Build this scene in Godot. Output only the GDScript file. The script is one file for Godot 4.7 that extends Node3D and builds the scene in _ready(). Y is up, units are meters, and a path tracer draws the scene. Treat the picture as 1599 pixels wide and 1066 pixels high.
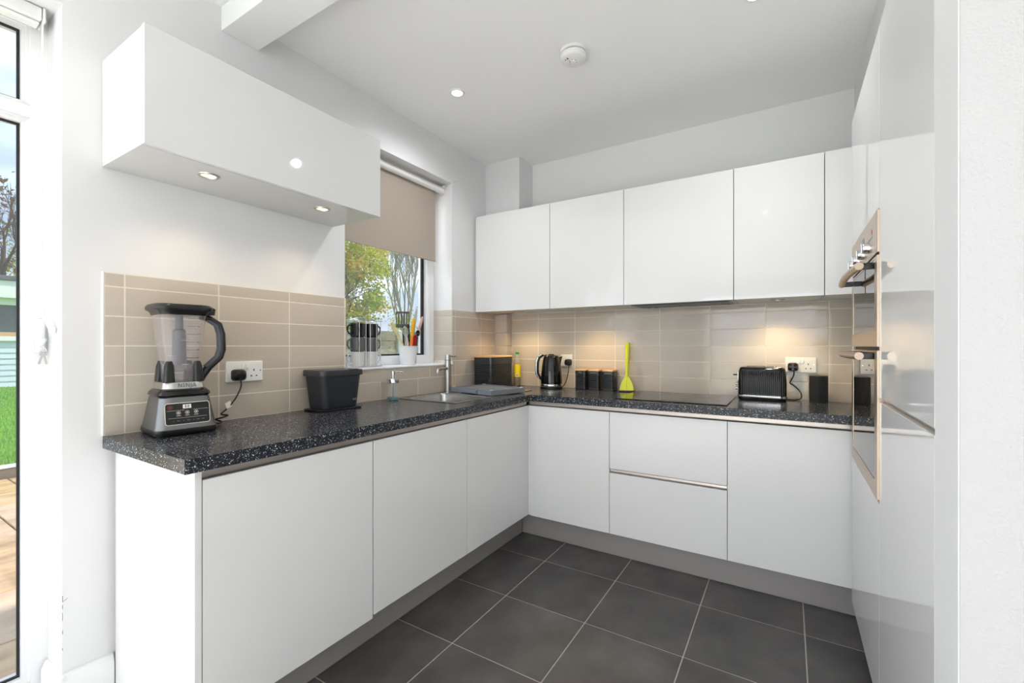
extends Node3D

# ---------------------------------------------------------------- mesh builder
class MB:
	var p := PackedVector3Array()
	var xf := Transform3D.IDENTITY

	func tri(a: Vector3, b: Vector3, c: Vector3) -> void:
		p.append(xf * a); p.append(xf * b); p.append(xf * c)

	func quad(a: Vector3, b: Vector3, c: Vector3, d: Vector3) -> void:
		tri(a, b, c); tri(a, c, d)

	# quad turned so that its normal points along n
	func fq(a: Vector3, b: Vector3, c: Vector3, d: Vector3, n: Vector3) -> void:
		if (b - a).cross(c - a).dot(n) >= 0.0: quad(a, b, c, d)
		else: quad(d, c, b, a)

	func ct(a: Vector3, b: Vector3, c: Vector3, o: Vector3) -> void:
		if (b - a).cross(c - a).dot((a + b + c) / 3.0 - o) >= 0.0: tri(a, b, c)
		else: tri(a, c, b)

	func fix(start: int) -> void:
		var v := 0.0
		var o := p[start] if start < p.size() else Vector3.ZERO
		for i in range(start, p.size(), 3):
			v += (p[i] - o).dot((p[i + 1] - o).cross(p[i + 2] - o))
		if v < 0.0:
			for i in range(start, p.size(), 3):
				var t := p[i + 1]
				p[i + 1] = p[i + 2]
				p[i + 2] = t

	func box(lo: Vector3, hi: Vector3, b := 0.0) -> MB:
		var c := (lo + hi) * 0.5
		var h := (hi - lo).abs() * 0.5
		b = minf(b, minf(h.x, minf(h.y, h.z)) * 0.95)
		if b <= 0.0:
			for ax in 3:
				for s in [-1.0, 1.0]:
					var n := Vector3.ZERO; n[ax] = s
					var q: Array[Vector3] = []
					for k in [[-1.0, -1.0], [1.0, -1.0], [1.0, 1.0], [-1.0, 1.0]]:
						var v := Vector3.ZERO
						v[ax] = s * h[ax]; v[(ax + 1) % 3] = k[0] * h[(ax + 1) % 3]; v[(ax + 2) % 3] = k[1] * h[(ax + 2) % 3]
						q.append(c + v)
					fq(q[0], q[1], q[2], q[3], n)
			return self
		var pt := func(ax: int, s: Vector3) -> Vector3:
			var v := Vector3.ZERO
			for k in 3: v[k] = s[k] * (h[k] if k == ax else h[k] - b)
			return c + v
		for ax in 3:
			var u := (ax + 1) % 3
			var w := (ax + 2) % 3
			for s in [-1.0, 1.0]:
				var q: Array[Vector3] = []
				for k in [[-1.0, -1.0], [1.0, -1.0], [1.0, 1.0], [-1.0, 1.0]]:
					var g := Vector3.ZERO
					g[ax] = s; g[u] = k[0]; g[w] = k[1]
					q.append(pt.call(ax, g))
				ct(q[0], q[1], q[2], c); ct(q[0], q[2], q[3], c)
				for t in [-1.0, 1.0]:
					var g0 := Vector3.ZERO
					g0[ax] = s; g0[u] = t; g0[w] = -1.0
					var g1 := g0
					g1[w] = 1.0
					var a: Vector3 = pt.call(ax, g0)
					var b2: Vector3 = pt.call(ax, g1)
					var c2: Vector3 = pt.call(u, g1)
					var d2: Vector3 = pt.call(u, g0)
					ct(a, b2, c2, c); ct(a, c2, d2, c)
		for sx in [-1.0, 1.0]:
			for sy in [-1.0, 1.0]:
				for sz in [-1.0, 1.0]:
					var g := Vector3(sx, sy, sz)
					ct(pt.call(0, g), pt.call(1, g), pt.call(2, g), c)
		return self

	# rings: arrays of Vector3 of one length; closed tube with capped ends
	func loft(rings: Array, cap0 := true, cap1 := true) -> MB:
		var st := p.size()
		var n: int = rings[0].size()
		for k in rings.size() - 1:
			for i in n:
				var j := (i + 1) % n
				quad(rings[k][i], rings[k][j], rings[k + 1][j], rings[k + 1][i])
		for e in 2:
			if (e == 0 and cap0) or (e == 1 and cap1):
				var r: Array = rings[0] if e == 0 else rings[rings.size() - 1]
				var m := Vector3.ZERO
				for v in r: m += v
				m /= n
				for i in n:
					if e == 0: tri(m, r[(i + 1) % n], r[i])
					else: tri(m, r[i], r[(i + 1) % n])
		fix(st)
		return self

	func lathe(prof: Array, seg := 24, at := Vector3.ZERO) -> MB:
		var st := p.size()
		for k in prof.size() - 1:
			var a: Vector2 = prof[k]
			var b: Vector2 = prof[k + 1]
			for i in seg:
				var t0 := TAU * i / seg
				var t1 := TAU * ((i + 1) % seg) / seg
				var d0 := Vector3(cos(t0), 0, sin(t0))
				var d1 := Vector3(cos(t1), 0, sin(t1))
				var q0 := at + d0 * a.x + Vector3.UP * a.y
				var q1 := at + d1 * a.x + Vector3.UP * a.y
				var q2 := at + d1 * b.x + Vector3.UP * b.y
				var q3 := at + d0 * b.x + Vector3.UP * b.y
				if a.x > 1e-6: tri(q0, q1, q2) if b.x > 1e-6 else tri(q0, q1, q3)
				if b.x > 1e-6: tri(q0, q2, q3)
		fix(st)
		return self

	# tube along a path; r a number or an array of radii; flat squeezes it along the second axis
	func tube(path: Array, r, seg := 8, flat := 1.0, side := Vector3.ZERO) -> MB:
		var rings := []
		var u := Vector3.ZERO
		for k in path.size():
			var a: Vector3 = path[maxi(k - 1, 0)]
			var b: Vector3 = path[mini(k + 1, path.size() - 1)]
			var d := (b - a).normalized()
			if side != Vector3.ZERO: u = side
			if u == Vector3.ZERO: u = Vector3.UP if absf(d.y) < 0.9 else Vector3.RIGHT
			u = (u - d * u.dot(d)).normalized()
			var w := d.cross(u)
			var rad: float = r[k] if r is Array else r
			var ring := []
			for i in seg:
				var t := TAU * i / seg
				ring.append(path[k] + u * cos(t) * rad + w * sin(t) * rad * flat)
			rings.append(ring)
		return loft(rings)

	# polygon in (x, y), from z0 to z1
	func prism(poly: PackedVector2Array, z0: float, z1: float) -> MB:
		var st := p.size()
		var ix := Geometry2D.triangulate_polygon(poly)
		for i in range(0, ix.size(), 3):
			var a := poly[ix[i]]
			var b := poly[ix[i + 1]]
			var c := poly[ix[i + 2]]
			fq3(a, b, c, z1, 1.0); fq3(a, b, c, z0, -1.0)
		var cw := Geometry2D.is_polygon_clockwise(poly)
		for i in poly.size():
			var a := poly[i]
			var b := poly[(i + 1) % poly.size()]
			var q := [Vector3(a.x, a.y, z0), Vector3(b.x, b.y, z0), Vector3(b.x, b.y, z1), Vector3(a.x, a.y, z1)]
			var n := Vector3(b.y - a.y, a.x - b.x, 0) * (-1.0 if cw else 1.0)
			fq(q[0], q[1], q[2], q[3], n)
		return self

	func fq3(a: Vector2, b: Vector2, c: Vector2, z: float, s: float) -> void:
		var A := Vector3(a.x, a.y, z)
		var B := Vector3(b.x, b.y, z)
		var C := Vector3(c.x, c.y, z)
		if (B - A).cross(C - A).z * s >= 0.0: tri(A, B, C)
		else: tri(A, C, B)

	# slab cut in cells; axis 0: (w, v, u) with u along z and v up; 1: (u, w, v); 2: (u, v, w)
	func slab(us: Array, vs: Array, solid: Callable, w0: float, w1: float, axis: int) -> MB:
		var put := func(u: float, v: float, w: float) -> Vector3:
			return Vector3(w, v, u) if axis == 0 else (Vector3(u, w, v) if axis == 1 else Vector3(u, v, w))
		var wn: Vector3 = put.call(0.0, 0.0, 1.0)
		var un: Vector3 = put.call(1.0, 0.0, 0.0)
		var vn: Vector3 = put.call(0.0, 1.0, 0.0)
		var nu := us.size() - 1
		var nv := vs.size() - 1
		var ok := func(i: int, j: int) -> bool:
			return i >= 0 and j >= 0 and i < nu and j < nv and solid.call((us[i] + us[i + 1]) * 0.5, (vs[j] + vs[j + 1]) * 0.5)
		for i in nu:
			for j in nv:
				if not ok.call(i, j): continue
				var a: float = us[i]
				var b: float = us[i + 1]
				var c: float = vs[j]
				var d: float = vs[j + 1]
				for e in [[w0, -1.0], [w1, 1.0]]:
					fq(put.call(a, c, e[0]), put.call(b, c, e[0]), put.call(b, d, e[0]), put.call(a, d, e[0]), wn * e[1])
				for e in [[-1, 0, a, -1.0], [1, 0, b, 1.0]]:
					if not ok.call(i + e[0], j): fq(put.call(e[2], c, w0), put.call(e[2], d, w0), put.call(e[2], d, w1), put.call(e[2], c, w1), un * e[3])
				for e in [[0, -1, c, -1.0], [0, 1, d, 1.0]]:
					if not ok.call(i, j + e[1]): fq(put.call(a, e[2], w0), put.call(b, e[2], w0), put.call(b, e[2], w1), put.call(a, e[2], w1), vn * e[3])
		return self

	func mesh(crease := 50.0) -> ArrayMesh:
		var nt := p.size() / 3
		var fn := PackedVector3Array(); fn.resize(nt)
		var at := {}
		for t in nt:
			fn[t] = (p[t * 3 + 1] - p[t * 3]).cross(p[t * 3 + 2] - p[t * 3])
			for k in 3:
				var key := Vector3i((p[t * 3 + k] * 20000.0).round())
				if at.has(key): at[key].append(t)
				else: at[key] = PackedInt32Array([t])
		var lim := cos(deg_to_rad(crease))
		var nn := PackedVector3Array(); nn.resize(p.size())
		var un := PackedVector3Array(); un.resize(nt)
		for t in nt: un[t] = fn[t].normalized()
		for t in nt:
			for k in 3:
				var s := Vector3.ZERO
				for f in at[Vector3i((p[t * 3 + k] * 20000.0).round())]:
					if un[f].dot(un[t]) > lim: s += fn[f]
				nn[t * 3 + k] = s.normalized() if s.length_squared() > 0.0 else Vector3.UP
		var q := PackedVector3Array(); q.resize(p.size())
		var qn := PackedVector3Array(); qn.resize(p.size())
		for t in nt:
			for k in 3:
				q[t * 3 + k] = p[t * 3 + 2 - k]
				qn[t * 3 + k] = nn[t * 3 + 2 - k]
		var arr := []
		arr.resize(Mesh.ARRAY_MAX)
		arr[Mesh.ARRAY_VERTEX] = q
		arr[Mesh.ARRAY_NORMAL] = qn
		var m := ArrayMesh.new()
		m.add_surface_from_arrays(Mesh.PRIMITIVE_TRIANGLES, arr)
		return m

# rounded rectangle as a ring of (x, z) at height y
static func rr(w: float, d: float, r: float, y: float, n := 4, c := Vector2.ZERO) -> Array:
	var out := []
	for q in 4:
		var cx := (w * 0.5 - r) * (1.0 if q == 0 or q == 3 else -1.0)
		var cz := (d * 0.5 - r) * (1.0 if q < 2 else -1.0)
		for i in n + 1:
			var t := PI * 0.5 * (q + float(i) / n)
			out.append(Vector3(c.x + cx + cos(t) * r, y, c.y + cz + sin(t) * r))
	return out

static func ring2(r: float, n: int) -> PackedVector2Array:
	var o := PackedVector2Array()
	for i in n: o.append(Vector2(cos(TAU * i / n), sin(TAU * i / n)) * r)
	return o

# ---------------------------------------------------------------- nodes
var taken := {}

func numbered(called: String) -> String:
	taken[called] = taken.get(called, -1) + 1
	return called if taken[called] == 0 else "%s_%03d" % [called, taken[called]]

func tag(o: Node, label := "", category := "", group := "", kind := "") -> Node:
	if label: o.set_meta("label", label)
	if category: o.set_meta("category", category)
	if group: o.set_meta("group", group)
	if kind: o.set_meta("kind", kind)
	return o

func thing(called: String, label: String, category: String, at := Vector3.ZERO, turn := 0.0, group := "") -> Node3D:
	var o := Node3D.new()
	o.name = numbered(called)
	add_child(o)
	o.position = at
	o.rotation.y = turn
	tag(o, label, category, group)
	return o

func obj(b: MB, called: String, m: Material, parent: Node = null, crease := 50.0) -> MeshInstance3D:
	return put(b.mesh(crease), called, m, parent)

func put(mesh: Mesh, called: String, m: Material, parent: Node = null, at := Vector3.ZERO) -> MeshInstance3D:
	var o := MeshInstance3D.new()
	o.mesh = mesh
	o.material_override = m
	if parent == null:
		o.name = numbered(called)
		add_child(o)
	else:
		o.name = called
		parent.add_child(o, true)
	o.position = at
	return o

func V(x: float, y: float, z: float) -> Vector3:
	return Vector3(x, y, z)

func bx(lo: Vector3, hi: Vector3, b := 0.0) -> MB:
	return MB.new().box(lo, hi, b)

func words(text: String, size: float, depth: float, called: String, m: Material, parent: Node, at: Transform3D) -> MeshInstance3D:
	var t := TextMesh.new()
	t.text = text
	var f := SystemFont.new()
	f.font_names = PackedStringArray(["Droid Sans"])
	f.font_weight = 700
	t.font = f
	t.font_size = 32
	t.pixel_size = size / 32.0
	t.depth = depth
	var o := put(t, called, m, parent)
	o.transform = at
	return o

# ---------------------------------------------------------------- materials
var M := {}

func mt(key: String, c: Color, rough: float, metal := 0.0, spec := 0.5) -> StandardMaterial3D:
	var m := StandardMaterial3D.new()
	m.resource_name = key
	m.albedo_color = c
	m.roughness = rough
	m.metallic = metal
	m.metallic_specular = spec
	M[key] = m
	return m

func c8(r: int, g: int, b: int) -> Color:
	return Color(r / 255.0, g / 255.0, b / 255.0)

func noise(w: int, h: int, freq: float, oct: int, sd: int, sx := 1.0) -> Image:
	var n := FastNoiseLite.new()
	n.seed = sd
	n.frequency = freq
	n.fractal_octaves = oct
	n.noise_type = FastNoiseLite.TYPE_SIMPLEX_SMOOTH
	var im := n.get_seamless_image(w, h)
	if sx != 1.0:
		im.resize(int(w * sx), h)
	return im

func tinted(src: Image, cols: Array) -> ImageTexture:
	var g := Gradient.new()
	g.offsets = PackedFloat32Array(range(cols.size()).map(func(i): return float(i) / (cols.size() - 1)))
	g.colors = PackedColorArray(cols)
	var im := Image.create_empty(src.get_width(), src.get_height(), false, Image.FORMAT_RGB8)
	for y in src.get_height():
		for x in src.get_width():
			im.set_pixel(x, y, g.sample(src.get_pixel(x, y).r))
	return ImageTexture.create_from_image(im)

func tri_tex(m: StandardMaterial3D, t: Texture2D, size: Vector3, world := true) -> void:
	m.albedo_texture = t
	m.albedo_color = Color.WHITE
	planar(m, size, world)

func planar(m: StandardMaterial3D, size: Vector3, world := true) -> void:
	m.uv1_triplanar = true
	m.uv1_world_triplanar = world
	m.uv1_triplanar_sharpness = 8.0
	m.uv1_scale = Vector3(1.0 / size.x, 1.0 / size.y, 1.0 / size.z)

func relief(m: StandardMaterial3D, im: Image, cm: float) -> void:
	m.heightmap_enabled = true
	m.heightmap_texture = ImageTexture.create_from_image(im)
	m.heightmap_scale = cm

func speckle() -> ImageTexture:
	var rng := RandomNumberGenerator.new()
	rng.seed = 5
	var s := 1024
	var im := Image.create_empty(s, s, false, Image.FORMAT_RGB8)
	im.fill(c8(34, 37, 43))
	var tones := [[c8(56, 60, 68), 4200, 2.0, 5.0], [c8(20, 21, 25), 2400, 2.0, 6.0], [c8(116, 122, 133), 4600, 1.2, 3.8], [c8(182, 186, 193), 3600, 1.2, 3.6], [c8(240, 240, 238), 2300, 1.2, 4.2]]
	for t in tones:
		for k in t[1]:
			var cx := rng.randi_range(0, s - 1)
			var cy := rng.randi_range(0, s - 1)
			var a := rng.randf_range(t[2], t[3])
			var b := a * rng.randf_range(0.4, 1.0)
			var q := rng.randf() * PI
			var e := int(ceil(a))
			for dy in range(-e, e + 1):
				for dx in range(-e, e + 1):
					var u := dx * cos(q) + dy * sin(q)
					var v := -dx * sin(q) + dy * cos(q)
					if absf(u) / a + absf(v) / b <= 1.0: im.set_pixel(posmod(cx + dx, s), posmod(cy + dy, s), t[0])
	return ImageTexture.create_from_image(im)

func glow(key: String, c: Color, e: float) -> StandardMaterial3D:
	var m := mt(key, c, 0.4)
	m.emission_enabled = true
	m.emission = c
	m.emission_energy_multiplier = e
	return m

func clear(key: String, c: Color, a: float, rough := 0.03) -> StandardMaterial3D:
	var m := mt(key, Color(c.r, c.g, c.b, a), rough)
	m.transparency = BaseMaterial3D.TRANSPARENCY_ALPHA
	return m

func materials() -> void:
	var fine := noise(512, 512, 0.06, 3, 11)
	mt("paint", c8(230, 230, 230), 0.65, 0.0, 0.4)
	mt("ceiling_paint", c8(249, 249, 248), 0.8, 0.0, 0.35)
	var np := mt("orange_peel_paint", c8(196, 195, 196), 0.7, 0.0, 0.4)
	planar(np, V(0.22, 0.22, 0.22)); relief(np, fine, 0.09)
	mt("gloss_white", c8(228, 228, 227), 0.045, 0.0, 0.5)
	mt("edge_white", c8(214, 213, 210), 0.4)
	mt("carcass", c8(232, 232, 230), 0.5)
	mt("upvc", c8(240, 240, 240), 0.28)
	mt("gasket", c8(26, 27, 30), 0.55)
	mt("spacer", c8(98, 94, 84), 0.4, 0.6)
	mt("black_plastic", c8(20, 20, 22), 0.28)
	mt("black_gloss", c8(12, 12, 14), 0.06)
	mt("black_matt", c8(26, 27, 29), 0.5)
	mt("black_enamel", c8(58, 60, 64), 0.2, 0.4)
	mt("charcoal", c8(38, 41, 48), 0.42)
	mt("charcoal_lid", c8(48, 49, 53), 0.35)
	mt("grey_plastic", c8(92, 96, 103), 0.4)
	mt("rack_grey", c8(122, 129, 138), 0.4)
	mt("turner_grey", c8(74, 72, 68), 0.4)
	mt("white_plastic", c8(240, 239, 236), 0.3)
	mt("slot_dark", c8(22, 20, 19), 0.6)
	mt("chrome", c8(228, 228, 230), 0.08, 1.0)
	mt("brushed_steel", c8(196, 194, 190), 0.3, 1.0)
	mt("sink_steel", c8(190, 190, 190), 0.26, 1.0)
	mt("warm_steel", c8(196, 178, 160), 0.34, 1.0)
	mt("gunmetal", c8(128, 130, 132), 0.36, 1.0)
	mt("channel_metal", c8(172, 163, 156), 0.34, 1.0)
	mt("plinth_metal", c8(166, 162, 159), 0.4, 0.3)
	var wk := mt("worktop_laminate", Color.WHITE, 0.2, 0.0, 0.4)
	tri_tex(wk, speckle(), V(0.62, 0.62, 0.62))
	for k in 4:
		var t := mt("slate%d" % k, Color.WHITE, 0.42, 0.0, 0.45)
		var d: int = [0, 5, -4, 2][k]
		tri_tex(t, tinted(noise(512, 512, 0.006, 5, 30 + k), [c8(64 + d, 62 + d, 61 + d), c8(73 + d, 71 + d, 70 + d), c8(80 + d, 78 + d, 76 + d), c8(90 + d, 87 + d, 85 + d)]), V(0.9, 0.9, 0.9))
		relief(t, noise(512, 512, 0.018, 5, 40 + k), 0.16)
	mt("floor_grout", c8(172, 166, 158), 0.9)
	for k in 3:
		var d2: int = [0, 3, -3][k]
		mt("tile%d" % k, c8(198 + d2, 187 + d2, 173 + d2), 0.09, 0.0, 0.5)
	mt("tile_grout", c8(236, 226, 210), 0.85)
	var bl := mt("blind_fabric", Color.WHITE, 0.9)
	tri_tex(bl, tinted(noise(256, 256, 0.16, 2, 21), [c8(168, 156, 143), c8(184, 172, 159)]), V(0.09, 0.03, 0.09))
	bl.backlight_enabled = true; bl.backlight = Color(0.2, 0.18, 0.15)
	var bm := mt("bamboo", Color.WHITE, 0.45)
	tri_tex(bm, tinted(noise(256, 256, 0.02, 4, 22), [c8(196, 150, 100), c8(222, 178, 126), c8(232, 192, 144)]), V(0.4, 0.03, 0.03))
	var kn := mt("knit_charcoal", Color.WHITE, 0.95)
	tri_tex(kn, tinted(noise(256, 256, 0.2, 2, 24), [c8(20, 21, 23), c8(52, 53, 56)]), V(0.05, 0.05, 0.05))
	# glass and clear plastic
	clear("pane", Color(1, 1, 1), 0.03, 0.0)
	clear("jar_plastic", c8(196, 186, 188), 0.22, 0.05)
	clear("bottle_glass", c8(225, 232, 230), 0.14, 0.03)
	clear("oven_glass", c8(40, 36, 32), 0.9, 0.02)
	clear("oil", c8(120, 74, 20), 0.75, 0.1)
	clear("soap_liquid", c8(10, 128, 138), 0.8, 0.1)
	# lamps
	glow("lamp_cool", Color(1.0, 0.98, 0.94), 5.0)
	glow("lamp_warm", Color(1.0, 0.86, 0.6), 4.0)
	glow("led_digits", Color(0.86, 0.84, 0.82), 0.35)
	# small things
	mt("white_ceramic", c8(236, 237, 238), 0.25)
	mt("grey_ceramic", c8(96, 96, 98), 0.2)
	mt("black_ceramic", c8(26, 26, 29), 0.16)
	mt("light_ceramic", c8(214, 213, 211), 0.2)
	mt("lime", c8(206, 214, 20), 0.35)
	mt("lime_pale", c8(216, 222, 110), 0.4)
	mt("purple_rubber", c8(92, 82, 98), 0.5)
	mt("yellow_plastic", c8(240, 180, 26), 0.4)
	mt("orange_plastic", c8(240, 146, 44), 0.45)
	mt("red_silicone", c8(196, 12, 22), 0.4)
	mt("pink_wood", c8(206, 168, 160), 0.5)
	mt("pale_wood", c8(226, 212, 158), 0.6)
	mt("clear_tool", c8(206, 202, 198), 0.3)
	mt("label_yellow", c8(236, 212, 20), 0.5)
	mt("label_pale", c8(222, 200, 170), 0.6)
	mt("label_brown", c8(120, 46, 40), 0.6)
	mt("cap_green", c8(24, 156, 50), 0.4)
	mt("panel_print", c8(214, 208, 200), 0.5)
	mt("panel_red", c8(140, 60, 56), 0.5)
	mt("silver_trim", c8(226, 214, 196), 0.25, 0.8)
	mt("red_marker", c8(186, 70, 40), 0.5)
	mt("paper_tag", c8(236, 232, 226), 0.8)
	mt("logo_grey", c8(118, 120, 120), 0.5)
	# rest of the room: unseen floor, made pale to throw light upward
	var fl := mt("pale_bounce_floor", Color.WHITE, 0.5)
	tri_tex(fl, tinted(noise(512, 512, 0.012, 4, 61), [c8(222, 218, 211), c8(230, 227, 221), c8(238, 235, 230)]), V(1.4, 1.0, 0.16))
	# garden
	for k in 4:
		var sl := mt("sandstone%d" % k, Color.WHITE, 0.85)
		var cs: Array = [[c8(160, 128, 90), c8(198, 164, 122), c8(212, 184, 146)], [c8(172, 142, 112), c8(200, 170, 142), c8(216, 190, 164)], [c8(156, 128, 84), c8(190, 160, 108), c8(200, 174, 130)], [c8(154, 128, 98), c8(190, 158, 120), c8(208, 178, 142)]][k]
		tri_tex(sl, tinted(noise(256, 256, 0.016, 5, 50 + k), cs), V(0.8, 0.8, 1.6))
		relief(sl, noise(256, 256, 0.03, 4, 55 + k), 0.8)
	mt("slab_joint", c8(112, 104, 70), 0.95)
	mt("concrete", c8(190, 188, 182), 0.9)
	mt("kerb_side", c8(120, 104, 88), 0.9)
	mt("bare_plaster", c8(158, 152, 144), 0.9)
	var lw := mt("lawn_soil", Color.WHITE, 1.0, 0.0, 0.1)
	tri_tex(lw, tinted(noise(512, 512, 0.03, 4, 71), [c8(70, 120, 24), c8(98, 156, 36), c8(128, 182, 56)]), V(2.4, 2.4, 2.4))
	var gb := mt("grass_blade", c8(112, 172, 40), 0.8, 0.0, 0.2)
	gb.vertex_color_use_as_albedo = true
	gb.albedo_color = Color.WHITE
	gb.cull_mode = BaseMaterial3D.CULL_DISABLED
	var lf := mt("leaf", Color.WHITE, 0.6, 0.0, 0.3)
	lf.vertex_color_use_as_albedo = true
	lf.cull_mode = BaseMaterial3D.CULL_DISABLED
	lf.backlight_enabled = true; lf.backlight = Color(0.7, 0.7, 0.6)
	var bk := mt("bark", Color.WHITE, 0.95)
	tri_tex(bk, tinted(noise(256, 256, 0.05, 4, 81), [c8(126, 116, 102), c8(160, 150, 134), c8(184, 174, 158)]), V(0.5, 1.2, 0.5))
	mt("dark_bark", c8(84, 66, 54), 0.95)
	for k in 3:
		var fb := mt("fence_wood%d" % k, Color.WHITE, 0.9)
		var d3: int = [0, 10, -12][k]
		tri_tex(fb, tinted(noise(256, 256, 0.03, 4, 91 + k), [c8(110 + d3, 102 + d3, 94 + d3), c8(148 + d3, 138 + d3, 126 + d3), c8(170 + d3, 158 + d3, 144 + d3)]), V(0.3, 0.14, 1.6))
	mt("shed_board", c8(206, 220, 234), 0.7)
	mt("shed_white", c8(238, 240, 242), 0.6)
	mt("shed_roof", c8(92, 96, 106), 0.9)
	mt("shed_dark", c8(70, 84, 92), 0.6)
	mt("render", c8(200, 192, 180), 0.9)

# ---------------------------------------------------------------- camera, sky, sun, exposure
func look() -> void:
	var cam := Camera3D.new()
	cam.name = "camera"
	add_child(cam)
	cam.position = V(1.9686, 1.2156, 3.0065)
	cam.rotation.y = 0.5531
	cam.projection = Camera3D.PROJECTION_FRUSTUM
	cam.keep_aspect = Camera3D.KEEP_HEIGHT
	cam.near = 0.05
	cam.far = 400.0
	cam.size = 1066.0 / 697.157 * cam.near
	cam.frustum_offset = Vector2(0.0, (539.77 - 533.0) / 697.157 * cam.near)
	cam.current = true
	var e := Environment.new()
	e.background_mode = Environment.BG_SKY
	e.tonemap_mode = Environment.TONE_MAPPER_LINEAR
	e.tonemap_exposure = EXPOSURE
	e.sdfgi_enabled = true
	e.ssao_enabled = true
	e.ssil_enabled = true
	var s := Sky.new()
	var m := ProceduralSkyMaterial.new()
	m.sky_top_color = c8(160, 200, 242)
	m.sky_horizon_color = c8(214, 228, 243)
	m.sky_curve = 0.16
	m.ground_bottom_color = c8(120, 124, 108)
	m.ground_horizon_color = c8(190, 200, 205)
	m.sky_energy_multiplier = SKY
	m.ground_energy_multiplier = SKY * 0.6
	m.sky_cover = clouds()
	s.sky_material = m
	e.sky = s
	var w := WorldEnvironment.new()
	w.name = "world"
	w.environment = e
	add_child(w)
	var sun := DirectionalLight3D.new()
	sun.name = "sun"
	add_child(sun)
	sun.look_at_from_position(V(3, 8, -5.5), V(0, 0, 0))
	sun.light_energy = SUN
	sun.light_color = Color(1.0, 0.95, 0.86)
	sun.light_angular_distance = 2.0
	sun.shadow_enabled = true
	sun.sky_mode = DirectionalLight3D.SKY_MODE_LIGHT_ONLY
	fill_panel("garden_door_fill", V(-0.145, 1.19, 3.62), Vector3.RIGHT, 1.8, 2.14, FILL_DOOR)  # added area light inside the panes, lifting the room beyond the real sky
	fill_panel("rear_glazing_fill", V(1.85, 1.19, 8.58), Vector3.FORWARD, 2.96, 2.13, FILL_REAR)  # added area light behind the camera, brightening the whole room
	fill_panel("kitchen_window_fill", V(-0.50, 2.28, 1.035), V(0.66, -0.75, 0.0), 0.75, 0.5, FILL_WINDOW)  # added area light hidden behind the blind, brightening reveal, sill and worktop

# added unseen area lights at the openings, brighter than the sky beyond them
func fill_panel(called: String, at: Vector3, towards: Vector3, w: float, h: float, radiance: float) -> void:
	var l := AreaLight3D.new()
	l.name = called
	add_child(l)
	l.position = at
	l.basis = Basis.looking_at(towards, Vector3.UP)
	l.area_size = Vector2(w, h)
	l.area_normalize_energy = true
	l.light_energy = radiance * w * h / PI
	l.light_color = Color(0.97, 0.98, 1.0)
	l.area_range = 14.0
	l.area_attenuation = 2.0
	l.shadow_enabled = true

const FILL_DOOR := 1.3
const FILL_WINDOW := 7.0
const FILL_REAR := 3.6
const EXPOSURE := 1.08
const SKY := 1.0
const SUN := 1.3

func clouds() -> ImageTexture:
	var w := 768
	var h := 384
	var im := Image.create_empty(w, h, false, Image.FORMAT_RGBA8)
	var n := FastNoiseLite.new()
	n.seed = 3
	n.frequency = 1.6
	n.fractal_octaves = 5
	for y in h:
		var el := PI * (0.5 - (y + 0.5) / h)
		for x in w:
			var az := TAU * (x + 0.5) / w
			var d := V(cos(el) * cos(az), sin(el), cos(el) * sin(az))
			var a := 0.0
			if el > -0.02:
				var v := n.get_noise_3d(d.x, d.y * 2.4, d.z) * 0.5 + 0.5
				a = smoothstep(0.40, 0.62, v) * 0.9
			im.set_pixel(x, y, Color(0.94, 0.95, 0.97, a))
	return ImageTexture.create_from_image(im)

# ---------------------------------------------------------------- structure
func struct(b: MB, called: String, m: Material, parent: Node = null) -> MeshInstance3D:
	var o := obj(b, called, m, parent, 30.0)
	if parent == null: o.set_meta("kind", "structure")
	return o

var tile_meshes := {}
var tile_count := 0

# one wall tile: face towards axis (0 x, 2 z), from corner lo to hi
func wall_tile(parent: Node, lo: Vector3, hi: Vector3) -> void:
	var s := hi - lo
	var key := Vector3i((s * 5000.0).round())
	if not tile_meshes.has(key): tile_meshes[key] = MB.new().box(-s * 0.5, s * 0.5, 0.0014).mesh()
	tile_count += 1
	put(tile_meshes[key], "wall_tile", M["tile%d" % ((tile_count * 7 + tile_count / 3) % 3)], parent, (lo + hi) * 0.5)

const ROWS := [0.91, 1.0118, 1.1136, 1.2154, 1.3172, 1.419, 1.466]
const G := 0.0013

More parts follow.
